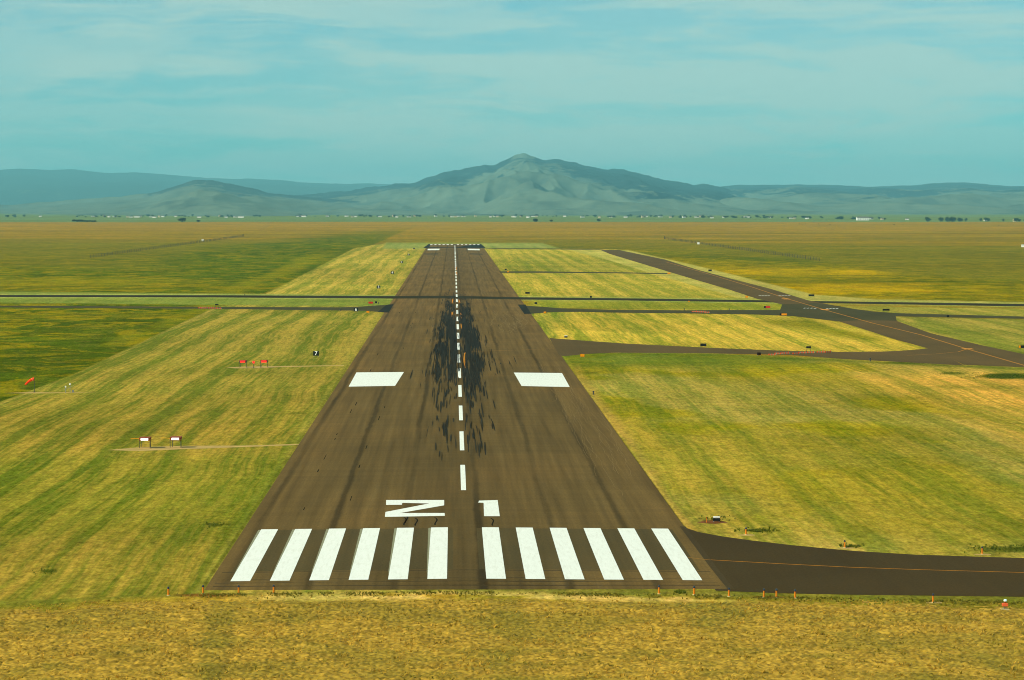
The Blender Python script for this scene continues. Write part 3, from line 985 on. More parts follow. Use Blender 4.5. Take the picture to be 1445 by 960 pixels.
    while y < 2660:
        m = MB()
        wd = 0.30 if y < 1500 else 0.42
        runway_patch(m, [(XC - wd, y), (XC + wd, y), (XC + wd, y + 36.6), (XC - wd, y + 36.6)], 0.014 if y < 1000 else 0.03)
        m.build('centreline_stripe', M['white'], run)
        y += 60.96

    # lead-off lines for the taxiway exits
    def ribbon(name, pts, w, mat, dz):
        ps = [Vector((*rw(*p), 0)) for p in pts]
        m = MB()
        for a, b in zip(ps, ps[1:]):
            d = (b - a).normalized()
            nrm = Vector((-d.y, d.x, 0)) * w / 2
            runway_patch(m, [((a - nrm).x, (a - nrm).y), ((a + nrm).x, (a + nrm).y), ((b + nrm).x, (b + nrm).y), ((b - nrm).x, (b - nrm).y)], dz)
        return m.build(name, mat, run)
    ribbon('lead_off_line', [(638, 447.5), (638.2, 441)], 0.5, M['orange_line'], 0.05)
    ribbon('lead_off_line', [(651.2, 449.5), (650.2, 441.5)], 0.5, M['orange_line'], 0.05)
    ribbon('lead_off_line', [(653.6, 471), (652, 464), (651.2, 457)], 0.5, M['orange_line'], 0.05)
    ribbon('lead_off_line', [(656.2, 520), (655.0, 510), (654.6, 502), (655.4, 499.4), (658, 497.6), (663, 496.8)], 0.4, M['orange_line'], 0.05)
    ribbon('lead_off_line', [(663, 496.8), (690, 495.6), (730, 494.2), (782, 492.5)], 0.28, M['orange_faint'], 0.03)
    ribbon('lead_off_line', [(638.4, 428.5), (638.6, 423)], 0.5, M['orange_line'], 0.06)
    ribbon('lead_off_line', [(648.6, 428.5), (648.0, 423)], 0.5, M['orange_line'], 0.06)
    ribbon('lead_off_line', [(644.9, 387.5), (644.0, 384)], 0.5, M['orange_line'], 0.06)
    ribbon('lead_off_line', [(644.0, 381), (643.6, 377)], 0.4, M['orange_line'], 0.06)
    ribbon('lead_off_line', [(971, 787), (1003, 790.6)], 0.16, M['orange_faint'], 0.01)
    ribbon('seal_joint', [(963, 743), (985, 772), (1006, 800), (1032, 832)], 0.6, M['seal'], 0.008)
    ribbon('seal_joint', [(640, 384), (700, 384.2)], 3.0, M['seal'], 0.02)

    # pale crack filler: long wandering lines near the right edge, a knot of them past the touchdown zone
    m = MB()
    def crack(pts, w):
        for a, b in zip(pts, pts[1:]):
            d = Vector((b[0] - a[0], b[1] - a[1]))
            if d.length < 1e-4:
                continue
            d.normalize()
            nx, ny = -d.y * w / 2, d.x * w / 2
            runway_patch(m, [(a[0] - nx, a[1] - ny), (a[0] + nx, a[1] + ny), (b[0] + nx, b[1] + ny), (b[0] - nx, b[1] - ny)], 0.006)
    for k in range(26):
        x = XC + random.uniform(15.5, 22)
        y = random.uniform(345, 560)
        pts = [(x, y)]
        for _ in range(random.randint(10, 40)):
            y += random.uniform(2, 6)
            x = min(XC + 22.5, max(XC + 16.5, x + random.gauss(0, 0.16)))
            pts.append((x, y))
        crack(pts, random.uniform(0.03, 0.065))
    for k in range(13):
        y = random.uniform(830, 905)
        x = XC + random.uniform(9, 17.5)
        pts = [(x, y)]
        for _ in range(random.randint(9, 20)):
            y += random.uniform(4, 10)
            x += random.gauss(0, 0.55) + 0.12
            pts.append((min(x, XC + 22), y))
        crack(pts, random.uniform(0.08, 0.15))
    m.build('crack_filler', M['filler'], run)
    # black tar dashes left in the joints of the left lanes
    m = MB()
    for lane in (-12.9, -17.9):
        y = 340
        while y < 1000:
            L = random.uniform(2, 11)
            if random.random() < 0.36 and (y < 520 or random.random() < 0.4):
                x = XC + lane + 0.35 * math.sin(y / 40) + random.uniform(-0.15, 0.15)
                w = random.uniform(0.05, 0.085)
                runway_patch(m, [(x - w, y), (x + w, y), (x + w * 0.8, y + L), (x - w * 0.8, y + L)], 0.007)
            y += L + random.uniform(1.5, 14)
    for px in ((570, 741), (572, 738), (586, 742), (614, 741), (695, 742)):
        x, y = rw(*px)
        pts = [(x + 0.5 * math.sin(t / 3) * t / 6 - t * 0.05, y + t) for t in range(0, 9)]
        for a, b in zip(pts, pts[1:]):
            runway_patch(m, [(a[0] - 0.08, a[1]), (a[0] + 0.08, a[1]), (b[0] + 0.08, b[1]), (b[0] - 0.08, b[1])], 0.007)
    m.build('tar_seal', M['tar'], run)

    # rubber laid down by landing wheels
    rub_v, rub_f, rub_c = [], [], []
    def mark(x, y, L, w, dz, tone):
        b = len(rub_v)
        n = 3
        bend = random.gauss(0, 0.10)
        for i in range(n + 1):
            t = i / n
            ww = w * (0.25 + 0.75 * math.sin(math.pi * min(1, 0.10 + t * 0.82)))
            xx = x + bend * t * t
            for s in (-1, 1):
                rub_v.append((xx + s * ww / 2, y + L * t, crown(xx + s * ww / 2, y) + dz))
                rub_c.append(tone)
        for i in range(n):
            rub_f.append((b + 2 * i, b + 2 * i + 1, b + 2 * i + 3, b + 2 * i + 2))
    base = np.array(lin(46, 42, 30))
    nmark = 0
    while nmark < 3900:
        if random.random() < 0.72:
            y = random.gauss(745, 150)
        else:
            y = random.gauss(860, 170)
        if y < 415 or y > 1280:
            continue
        keep = 1.0 if y > 600 else 0.4
        if random.random() > keep:
            continue
        side = random.choice((-1, 1))
        near = random.random()
        x = XC + side * abs(random.gauss(2.5, 1.15)) if near < 0.93 else XC + random.gauss(0, 4.2)
        if abs(x - XC) < 0.55 and random.random() < 0.8:
            continue
        lump = fbm(np.array([x / 1.1]), np.array([y / 55.0]), 3, 95)[0]
        if random.random() > sstep(0.34, 0.62, lump) + 0.06:
            continue
        dens = math.exp(-((y - 760) / 150) ** 2)
        tone = base * random.uniform(0.55, 1.35) * (1.15 - 0.35 * dens)
        mark(x, y, random.uniform(12, 42) * (0.75 + 0.6 * dens), random.uniform(0.06, 0.20), 0.020 + 0.00002 * nmark, tone)
        nmark += 1
    for _ in range(90):      # stray marks further out and down the runway
        y = random.choice((random.gauss(2100, 260), random.uniform(430, 1900)))
        x = XC + random.gauss(0, 4.5 if y < 1000 else 3.0)
        if Y0 + 60 < y < Y1 - 60:
            mark(x, y, random.uniform(6, 16), random.uniform(0.1, 0.25), 0.05 + random.random() * 0.03, base * random.uniform(0.9, 1.5))
    me = bpy.data.meshes.new('rubber_marks')
    me.from_pydata(rub_v, [], rub_f)
    a = me.color_attributes.new('tint', 'FLOAT_COLOR', 'POINT')
    a.data.foreach_set('color', np.concatenate([np.array(rub_c), np.ones((len(rub_c), 1))], -1).astype(np.float32).ravel())
    me.materials.append(M['rubber'])
    o = bpy.data.objects.new('rubber_marks', me)
    COL.objects.link(o)
    o.parent = run
    o['kind'] = 'stuff'
    return run


M['scrub'] = asphalt('scrubbed_asphalt', lin(88, 76, 46), streak=0.14)
M['seal'] = asphalt('sealed_asphalt', lin(76, 64, 40), streak=0.08)
M['filler'] = plain('crack_filler', lin(126, 104, 62), 0.95, 0.2, 0.5)
M['tar'] = plain('tar_seal', (0.016, 0.014, 0.010), 0.95, 0.2, spec=0.0)
RUN = build_runway()

# ------------------------------------------------------------------ taxiways and the cross runway
sheet('taxiway', [(952, 741), (963, 743.5), (985, 751), (1020, 757.5), (1060, 763), (1120, 770), (1200, 777.5), (1290, 783), (1445, 788), (1800, 796),
                  (2600, 812), (2600, 872), (1800, 849), (1445, 842.5), (1200, 839.5), (1100, 837.5), (1010, 834)], M['taxi_brown'], 0.02)
sheet('taxiway', [(775, 477), (783, 478), (880, 485), (1000, 491), (1100, 495), (1180, 497), (1250, 496.3), (1289, 494.2), (1310, 491.8), (1330, 500), (1360, 516),
                  (1289, 512), (1192, 507), (1110, 501), (1002, 499), (929, 498.5), (869, 498), (832, 499.5), (797, 502.8), (789, 502)], M['taxi_far'], 0.03)
sheet('taxiway', [(847, 352.8), (872.5, 352.8), (939, 366.7), (984.6, 381), (1036, 394.7), (1088, 408), (1119, 417.6), (1140, 424), (1180, 432), (1203, 436), (1236, 440.4),
                  (1262, 446), (1266, 453.5), (1313, 470.5), (1385, 487.5), (1445, 500), (1700, 556), (2600, 760), (2600, 880), (1700, 602), (1500, 531), (1445, 518.6),
                  (1360, 515), (1310, 492), (1264.5, 479.6), (1216, 464), (1184.6, 454), (1150, 449), (1101, 437), (1104, 430), (1067.6, 421.7), (1026, 408), (984.6, 396), (941, 383), (860, 358.5)],
      M['taxi_far'], 0.036)
sheet('taxiway', [(737, 431), (751, 432.3), (775, 434), (789, 435.3), (820, 436.2), (860, 437.3), (964, 438.2), (1101, 437.4), (1104, 429.6), (1150, 428), (1182, 432), (1203, 436),
                  (1236, 440.4), (1270, 442.4), (1445, 447.0), (1800, 455), (2600, 474), (2600, 482), (1800, 460), (1445, 450.2), (1264, 446.6), (1265, 453),
                  (1216, 452), (1184, 454), (1119, 446.4), (1068, 444.2), (985, 442.8), (860, 441.4), (820, 440.4), (782, 440.7), (768, 441.6), (751, 443), (745, 443.2)], M['taxi_grey'], 0.042)
sheet('taxiway', [(549, 429.8), (545.4, 430.3), (511, 432.8), (480, 434.0), (311, 433.4), (0, 431.6), (-600, 428), (-2500, 418), (-2500, 421), (-600, 431), (0, 434),
                  (311, 436.2), (480, 438.4), (511, 438.7), (533, 440.3), (545, 441)], M['taxi_grey'], 0.03)
sheet('taxiway', [(702, 383.2), (760, 383.2), (880, 384.6), (942, 385.6), (950, 387.0), (880, 386.0), (760, 385.2), (705, 385.2)], M['taxi_grey'], 0.03)
sheet('taxiway', [(685, 350.2), (850, 352.4), (860, 353.2), (686, 350.9)], M['taxi_grey'], 0.03)

mb = MB()
top = [(-2500, 403.6), (-600, 412.2), (0, 416.5), (300, 416.9), (600, 418.3), (880, 421.2), (1160, 425.2), (1445, 429.2), (2000, 438), (3500, 458)]
bot = [(-2500, 405.4), (-600, 414.8), (0, 419.4), (300, 419.9), (600, 421.9), (880, 424.2), (1160, 427.9), (1445, 432.7), (2000, 442), (3500, 464)]
xs = sorted(set([t[0] for t in top] + [555, 562, 566, 570, 643, 725, 731, 735, 740]))
row = []
for x in xs:
    pa = at(x, np.interp(x, [t[0] for t in top], [t[1] for t in top]))
    pb = at(x, np.interp(x, [t[0] for t in bot], [t[1] for t in bot]))
    za = max(crown(pa.x, pa.y) if abs(pa.x - XC) < HALF + 1 else -1, GZ) + 0.026
    row.append(((pa.x, pa.y, za), (pb.x, pb.y, max(crown(pb.x, pb.y) if abs(pb.x - XC) < HALF + 1 else -1, GZ) + 0.026)))
for a, b in zip(row, row[1:]):
    mb.face([a[1], b[1], b[0], a[0]])
cross = mb.build('cross_runway', M['cross'])
cross['kind'] = 'structure'


def ground_ribbon(name, pts, w, mat, dz, parent=None):
    ps = [at(*p) for p in pts]
    m = MB()
    for a, b in zip(ps, ps[1:]):
        d = (b - a).normalized()
        nrm = Vector((-d.y, d.x, 0)) * w / 2
        m.face([(q.x, q.y, GZ + dz) for q in (a - nrm, a + nrm, b + nrm, b - nrm)])
    o = m.build(name, mat, parent)
    if not parent:
        o['kind'] = 'structure'
    return o


ground_ribbon('taxi_centreline', [(1003, 790.6), (1100, 796), (1200, 801), (1300, 804.5), (1445, 808.5), (2000, 820)], 0.20, M['orange_line'], 0.028)
ground_ribbon('taxi_centreline', [(940, 370), (1000, 387), (1060, 405), (1108, 421), (1165, 438), (1230, 456), (1300, 473), (1365, 493), (1445, 516), (1700, 590)], 0.55, M['orange_faint'], 0.052)
ground_ribbon('taxi_centreline', [(1365, 493), (1352, 497), (1320, 500), (1280, 502)], 0.35, M['orange_faint'], 0.056)
for x0, y0, n, st in ((1134, 435.2, 3, 5.0), (1149, 435.4, 1, 3), (1166, 435.8, 4, 4.6), (1071, 417.6, 4, 4.2), (1099, 417.6, 4, 4.4)):
    for k in range(n):
        x = x0 + st * k
        ground_ribbon('hold_line_dash', [(x, y0 + 0.02 * k), (x + 2.6, y0 + 0.02 * (k + 1))], 4.0, M['white'], 0.055)
for x, y in ((1164.5, 437.4), (1109, 422.2), (1365.5, 492.8)):
    ground_ribbon('taxi_line_mark', [(x - 2, y - 0.4), (x + 2.2, y + 0.5)], 2.4, M['sign_orange'], 0.058)
# gravel beds of the approach lights and the sock
sheet('gravel_strip', [(150, 635.4), (200, 631), (262, 629.4), (345, 629), (425, 626.6), (425, 628), (345, 631.2), (262, 634), (200, 636.6)], M['gravel'], 0.012, wob=0.12)
sheet('gravel_strip', [(318, 518.6), (345, 517.6), (380, 517.0), (486, 515.6), (486, 516.4), (392, 518.4), (375, 519.8), (332, 520)], M['gravel'], 0.012, wob=0.12)
sheet('gravel_strip', [(5, 555), (44, 553.6), (72, 554.2), (146, 553.4), (72, 555.2), (44, 555.4)], M['gravel'], 0.012, wob=0.1)
sheet('soil_patch', [(984, 738), (995, 734.5), (1018, 735), (1026, 737.5), (1008, 739.5)], M['rust_soil'], 0.008, wob=0.15)

# ------------------------------------------------------------------ lights
def edge_light(loc, label, group):
    t = thing('edge_light', loc, label, 'edge light', group)
    b = MB(); b.tube([(0, 0, 0), (0, 0, 0.05)], [0.16, 0.14], 14); b.build('base', M['concrete'], t)
    p = MB(); p.tube([(0, 0, 0.05), (0, 0, 0.08), (0, 0, 0.56), (0, 0, 0.58)], [0.10, 0.085, 0.075, 0.095], 12); p.build('post', M['orange'], t)
    l = MB(); l.tube([(0, 0, 0.58), (0, 0, 0.66), (0, 0, 0.74), (0, 0, 0.76)], [0.095, 0.10, 0.07, 0.02], 12); l.build('lens', M['lens'], t)
    return t


LG = 'orange edge lights along the runway end and the near taxiway'
spots = [((237.6, 840.5), 'outermost of four orange posts at left corner of the runway end'),
         ((286.6, 838.2), 'second orange post from the left, exactly at the left runway corner'),
         ((336.8, 838.4), 'third orange post from the left, below the outermost left white stripe'),
         ((386.2, 837.6), 'fourth orange post from the left, below the second left white stripe'),
         ((930, 838.4), 'orange post below the second white stripe from the right'),
         ((979.6, 839.4), 'orange post below the outermost right white stripe'),
         ((1028.6, 842), 'orange post at the dark joint between runway end and taxiway'),
         ((1078, 843.2), 'orange post on reddish soil below taxiway, left of a close pair'),
         ((1095.7, 843.2), 'left orange post of the close pair below the near taxiway'),
         ((1122, 844.4), 'right orange post of the close pair below the near taxiway'),
         ((1316.7, 850.4), 'lone orange post on a pale pad below the near taxiway'),
         ((1052.7, 754.8), 'orange post among dark weeds above the near taxiway, nearest the runway'),
         ((1191.9, 773.2), 'orange post on a pale pad above the near taxiway, middle of three'),
         ((1386, 782.4), 'orange post among weeds above the near taxiway, farthest from the runway')]
proto = None
for p, lab in spots:
    if proto is None:
        proto = edge_light(at(*p), lab, LG)
    else:
        copy_thing(proto, at(*p), lab)
for k in (1052.7, 1191.9, 1386, 1316.7):
    y = {1052.7: 755.0, 1191.9: 773.4, 1386: 782.6, 1316.7: 850.6}[k]
    sheet('concrete_pad', [(k - 10, y), (k, y - 1.0), (k + 12, y - 0.3), (k + 13, y + 0.9), (k, y + 1.2), (k - 11, y + 0.8)], M['gravel'], 0.006, wob=0.05)

# small dark runway and taxi lights further off
t = thing('ground_light', at(837.5, 557), 'tiny dark light at the right runway edge below the right aiming bar', 'edge light', 'small dark lights beside the pavements')
b = MB(); b.tube([(0, 0, 0), (0, 0, 0.06), (0, 0, 0.42)], [0.18, 0.12, 0.10], 10); b.build('stem', M['dark_steel'], t)
b = MB(); b.tube([(0, 0, 0.42), (0, 0, 0.62), (0, 0, 0.68)], [0.16, 0.15, 0.05], 10); b.build('lens', M['lens'], t)
for p, lab in (((965.5, 438.2), 'tiny dark light on the parallel taxiway, left of the orange barriers'), ((1029, 438.4), 'tiny dark light on the parallel taxiway, right of the orange barriers'),
               ((1228, 510), 'tiny dark light in the weeds below the middle taxiway, near the fork'), ((345.5, 417.3), 'tiny dark light on the cross runway verge left of the runway'),
               ((481, 439.4), 'tiny dark light under the parallel taxiway left of the white-numbered sign'), ((534.4, 429.6), 'tiny dark light between the black sign and the left dark corner')):
    copy_thing(t, at(*p), lab)

# runway end identifier: orange box on a stem with a pale lamp
t = thing('strobe_light', at(1418, 860.6), 'orange light box with pale round lamp on top, on bare soil', 'strobe light')
b = MB(); b.box((0, 0, 0.04), (0.7, 0.6, 0.08)); b.build('base', M['concrete'], t)
b = MB(); b.tube([(-0.06, 0, 0.08), (-0.06, 0, 0.3)], [0.05, 0.045]); b.tube([(0.1, 0, 0.08), (0.1, 0, 0.3)], [0.03, 0.03]); b.build('stem', M['steel'], t)
b = MB(); b.box((0, 0, 0.42), (0.46, 0.34, 0.26), bev=0.02); h = b.build('housing', plain('coral_paint', lin(246, 112, 62), 0.5), t)
b = MB(); b.tube([(0.03, 0, 0.55), (0.03, 0, 0.68)], [0.08, 0.10]); b.build('neck', M['dark_red'], t)
b = MB(); b.tube([(0.03, 0, 0.68), (0.03, 0, 0.74), (0.03, 0, 0.84), (0.03, 0, 0.88)], [0.10, 0.15, 0.13, 0.05], 14)
b.build('lamp', plain('pale_lamp_glass', (0.55, 0.78, 0.74), 0.2, emit=(0.6, 0.9, 0.85), power=0.15), t)
t = thing('marker_stake', at(997, 737.6), 'thin orange stake in reddish soil left of the black box', 'stake')
b = MB(); b.box((0, 0, 0.30), (0.07, 0.05, 0.60), taper=0.8); b.build('post', M['orange'], t)
b = MB(); b.box((0.0, -0.03, 0.52), (0.09, 0.01, 0.10)); b.build('tag', M['dark_red'], t)


def slope_box(loc, label, group, lit, red):
    """Box of the visual approach slope bars: long housing on two legs, lit slot to the front."""
    t = thing('approach_light_box', loc, label, 'approach light', group, rz=-0.03)
    shell = M['dark_red'] if not red else M['dark_steel']
    b = MB()
    b.box((0, 0.90, 1.28), (1.42, 2.0, 0.40), bev=0.03)
    b.build('housing', shell, t)
    b = MB(); b.box((0, -0.11, 1.29), (1.02, 0.03, 0.40 if red else 0.30), bev=0.01); b.build('lens', lit, t)
    b = MB(); b.box((0, 0.88, 1.50), (1.50, 2.08, 0.035)); b.box((0, -0.19, 1.47), (1.46, 0.10, 0.03)); b.build('hood', M['dark_red'], t)
    for s in (-1, 1):
        l = MB(); l.tube([(s * 0.74, 0.1, 0), (s * 0.74, 0.1, 1.16)], [0.045, 0.045], 8); l.build('leg', M['dark_steel'], t)
        l = MB(); l.tube([(s * 0.60, 1.7, 0), (s * 0.60, 1.7, 1.1)], [0.04, 0.04], 8); l.build('leg', M['dark_steel'], t)
        c = MB(); c.box((s * 0.74, 0.1, 1.20), (0.11, 0.11, 0.10)); c.build('bracket', M['concrete'], t)
    a = MB(); a.tube([(-0.72, 0.2, 1.36), (-1.95, 0.25, 1.40)], [0.03, 0.03], 6); a.build('aiming_arm', M['sign_orange'], t)
    f = MB(); f.box((0, 0.85, 0.03), (1.7, 2.3, 0.06)); f.build('base', M['gravel'], t)
    return t


g = 'approach slope light boxes left of the runway'
slope_box(at(204, 633.2), 'white-lit approach light box on the near gravel strip, farther from the runway', g, M['lamp_white'], False)
slope_box(at(247.5, 632.6), 'white-lit approach light box on the near gravel strip, closer to the runway', g, M['lamp_white'], False)
slope_box(at(342.5, 519.2), 'red-lit approach light box on the far gravel strip, left of the small red lamp', g, M['lamp_red'], True)
slope_box(at(372.5, 519.0), 'red-lit approach light box on the far gravel strip, right of the small red lamp', g, M['lamp_red'], True)
t = thing('red_lamp', at(358, 519.4), 'small red lamp on a post between the two red-lit boxes', 'lamp')
b = MB(); b.tube([(0, 0, 0), (0, 0, 0.08), (0, 0, 0.95)], [0.25, 0.06, 0.05], 10); b.build('post', M['dark_steel'], t)
b = MB(); b.tube([(0, 0.22, 1.18), (0, -0.12, 1.18)], [0.20, 0.26], 14); b.build('housing', M['dark_steel'], t)
b = MB(); b.tube([(0, -0.12, 1.18), (0, -0.16, 1.18), (0, -0.18, 1.18)], [0.24, 0.2, 0.08], 14); b.build('lens', M['lamp_red'], t)

# windsock
t = thing('windsock', at(48.5, 554), 'small orange windsock on thin dark pole at the dark green meadow edge', 'windsock')
b = MB(); b.tube([(0, 0, 0), (0, 0, 0.12), (0, 0, 0.13), (0, 0, 2.62)], [0.22, 0.2, 0.05, 0.035], 10); b.build('pole', M['dark_steel'], t)
b = MB()
hoop = [(-0.05 + 0.0 * a, 0.30 * math.cos(a), 2.42 + 0.30 * math.sin(a)) for a in np.linspace(0, 2 * math.pi, 17)]
b.tube(hoop, [0.02] * 17, 6, cap=False); b.tube([(0, 0, 2.12), (-0.05, 0.0, 2.12)], [0.02, 0.02], 6); b.build('hoop', M['steel'], t)
b = MB()
path = [(-0.06, 0, 2.42), (-0.35, -0.05, 2.36), (-0.7, -0.1, 2.18), (-1.05, -0.14, 1.92), (-1.4, -0.17, 1.62), (-1.62, -0.18, 1.40)]
rad = [0.29, 0.27, 0.24, 0.21, 0.17, 0.15]
b.tube(path, rad, 16, cap=False)
s_ = b.build('sock', M['sock'], t)
for p in s_.data.polygons:
    p.use_smooth = True
b = MB(); b.tube([(-0.30, -0.045, 2.372), (-0.44, -0.062, 2.316)], [0.278, 0.264], 16, cap=False); b.build('reflective_band', plain('pale_band', lin(255, 150, 110), 0.7), t)

# weather sensors right of the sock
t = thing('weather_sensor', at(97, 555), 'pair of small white sensor heads on thin posts right of the windsock', 'weather sensor')
for x, h, r in ((-0.55, 1.0, 0.14), (0.25, 1.45, 0.16)):
    b = MB(); b.tube([(x, 0, 0), (x, 0, h)], [0.05, 0.04], 8); p_ = b.build('post', M['steel'], t)
    b = MB(); b.tube([(x, 0, h), (x, 0, h + 0.04), (x, 0, h + 0.26), (x, 0, h + 0.3)], [r * 0.6, r, r, r * 0.5], 12); b.build('sensor_head', M['white_metal'], t)
b = MB(); b.tube([(-0.95, 0, 0.55), (0.85, 0, 1.35)], [0.03, 0.03], 6); b.build('brace', M['steel'], t)
b = MB(); b.box((0.75, 0, 0.35), (0.35, 0.25, 0.4), bev=0.02); b.tube([(0.75, 0, 0), (0.75, 0, 0.2)], [0.04, 0.04], 8); b.build('control_box', M['steel'], t)


# ------------------------------------------------------------------ signs
def sign(px, py, wpx, hpx, label, mats, name='airfield_sign', group=None, cat='sign', legs=2, top=None, rz=0.0, gap=None):
    """Low frangible sign: a flat cabinet on legs; mats = [(share, material), ...] left to right."""
    loc = at(px, py + hpx * 0.62)
    s = FPX / loc.y                   # photo pixels per metre there
    w, h = wpx / s, hpx / s
    t = thing(name, loc, label, cat, group, rz=rz)
    z0 = min(0.25, h * 0.25) if gap is None else gap
    b = MB(); b.box((0, 0, z0 + h / 2), (w, 0.22, h), bev=0.025); b.build('cabinet', M['black'], t)
    x = -w / 2
    for k, (share, mt) in enumerate(mats):
        if mt is not None:
            f = MB(); f.box((x + share * w / 2, -0.118, z0 + h / 2), (share * w - 0.04, 0.02, h - 0.06)); f.build('face', mt, t)
        x += share * w
    for k in range(legs):
        lx = (k / max(1, legs - 1) - 0.5) * (w * 0.8)
        l = MB(); l.tube([(lx, 0, 0), (lx, 0, z0 + 0.02)], [0.05, 0.04], 8); l.build('leg', M['steel'], t)
    if top:
        c = MB(); c.box((0.0, 0.0, z0 + h + 0.02), (w * 0.98, 0.34, 0.06), bev=0.01); c.box((0, -0.13, z0 + h - 0.05), (w * 0.96, 0.02, 0.10)); c.build('cap', top, t)
    return t, w, h, z0


# distance-remaining boards, 1,000 ft apart along the left side
for digit, px, py, wpx, hpx in ((7, 446, 499.6, 8.0, 6.6), (6, 502.3, 437.6, 6.2, 5.0), (5, 534.2, 405.6, 5.0, 4.0), (4, 553.6, 385.2, 4.3, 3.4),
                                (3, 566.8, 370.4, 3.4, 2.6), (2, 576.6, 359.6, 3.0, 2.3), (1, 584.3, 351.2, 2.6, 2.0)):
    words = {7: 'black board with white numeral 7, nearest board in the mown strip left of the runway',
             6: 'black board with white numeral 6, below the left parallel taxiway',
             5: 'black board with white numeral 5, first board beyond the cross runway',
             4: 'black board with white numeral 4, left of the far runway half',
             3: 'black board with white numeral 3, small, left of the far runway',
             2: 'black board with white numeral 2, second tiny board before the far end',
             1: 'tiny black board with white numeral 1 beside the far runway end'}
    t, w, h, z0 = sign(px, py, wpx, hpx, words[digit], [], 'distance_board', 'distance boards along the left runway side')
    cu = bpy.data.curves.new('numeral', 'FONT')
    cu.body = str(digit)
    cu.size = h * 1.18
    cu.align_x, cu.align_y = 'CENTER', 'CENTER'
    cu.offset = 0.02 * h
    cu.extrude = 0.01
    cu.materials.append(M['white_metal'])
    tmp = bpy.data.objects.new('numeral_outline', cu)
    COL.objects.link(tmp)
    bpy.context.view_layer.update()
    nme = bpy.data.meshes.new_from_object(tmp.evaluated_get(bpy.context.evaluated_depsgraph_get()))
    bpy.data.objects.remove(tmp)
    n = bpy.data.objects.new('numeral', nme)
    COL.objects.link(n)
    n.parent = t
    n.location = (0, -0.13, z0 + h / 2)
    n.rotation_euler = (math.pi / 2, 0, 0)

B, O, RD, RP = M['black'], M['sign_orange'], M['red'], M['red_pale']
SG = 'low airfield signs beside the pavements'
for args in (
    (1011, 733.2, 9.6, 5.6, 'black box with a white top on reddish soil, right of the runway near end', [], M['white_metal']),
    (992.5, 487.4, 8.6, 4.0, 'black sign on the upper verge of the middle taxiway', [], None),
    (1071, 499.8, 5.2, 3.6, 'dark sign with a dull red face below the middle taxiway, left of barriers', [(1.0, plain('dull_red_black', lin(40, 16, 12)))], None),
    (1250.4, 437.6, 9.8, 2.6, 'long low black sign in the strip right of the taxiway crossing', [], None),
    (1337.6, 446.6, 3.6, 2.6, 'small dark sign on the right parallel taxiway near the picture edge', [], None),
    (1442, 490, 9.0, 4.0, 'sign half orange half black at the right picture edge beside the angled taxiway', [(0.3, O), (0.7, B)], None),
    (1145, 417.2, 8.2, 2.6, 'low black sign on the pale verge where the angled taxiway meets the cross runway', [], None),
    (1002, 382, 4.8, 2.4, 'small black sign on the pale verge halfway up the angled taxiway', [], None),
    (713.6, 380.8, 2.8, 2.0, 'tiny dark sign right of the runway above the far connecting taxiway', [], None),
    (744.4, 413.8, 6.2, 2.4, 'low black double sign just above the cross runway, right of the runway', [(0.5, B), (0.5, B)], None),
    (756.2, 428.3, 3.8, 2.6, 'small black sign between cross runway and right dark corner', [], None),
    (833.8, 419.4, 2.8, 2.4, 'small black sign on the upper cross runway verge right of the runway', [], None),
    (798.6, 475.6, 4.4, 2.6, 'small black sign with a white top above the middle taxiway mouth', [], M['white_metal']),
    (523.2, 427.6, 6.6, 2.8, 'red sign left of the runway above the left parallel taxiway', [(0.5, RD), (0.5, RD)], None),
    (530.6, 427.0, 3.0, 2.6, 'small black sign touching the right side of the left red sign', [], None),
    (519.2, 440.6, 4.2, 2.8, 'small orange sign below the left parallel taxiway by the runway', [(1.0, O)], None),
    (769, 441.4, 3.8, 2.6, 'small orange sign below the right parallel taxiway by the runway', [(1.0, O)], None),
    (821.8, 502.0, 6.0, 4.2, 'orange sign at the lower corner of the middle taxiway mouth', [(1.0, O)], None),
    (717, 383.8, 3.0, 1.6, 'tiny orange sign at the far connecting taxiway by the runway', [(1.0, O)], None),
    (944, 386.2, 4.2, 2.2, 'small orange sign where the connecting taxiway meets the angled one', [(1.0, O)], None),
    (1053.8, 419.4, 3.8, 2.6, 'small orange sign in the grass corner above the cross runway', [(1.0, O)], None),
    (1082.5, 433.8, 9.0, 2.8, 'red sign with a black left end beside the taxiway crossing', [(0.28, B), (0.72, RD)], None),
    (1105.4, 444.2, 10.4, 2.8, 'long orange sign with a black left end below the taxiway crossing', [(0.24, B), (0.76, O)], None),
    (972.3, 425.6, 2.6, 1.6, 'tiny orange sign on the lower cross runway verge', [(1.0, O)], None),
):
    px, py, wp, hp, lab, mats, top = args
    sign(px, py, wp, hp, lab, mats, group=SG, top=top)


# low barriers closing the taxiways
def barrier(loc, rz, label, group):
    t = thing('barrier', loc, label, 'barrier', group, rz=rz)
    for k in range(6):
        b = MB(); b.box((-0.75 + 0.3 * k, 0, 0.16), (0.30, 0.28, 0.30), taper=0.8); b.build('block', M['barrier_orange'] if k % 2 == 0 else M['white_faint'], t)
    b = MB(); b.tube([(0.6, 0, 0.31), (0.6, 0, 0.5)], [0.07, 0.06], 8); b.build('lamp', M['lamp_red'] if False else M['red'], t)
    return t


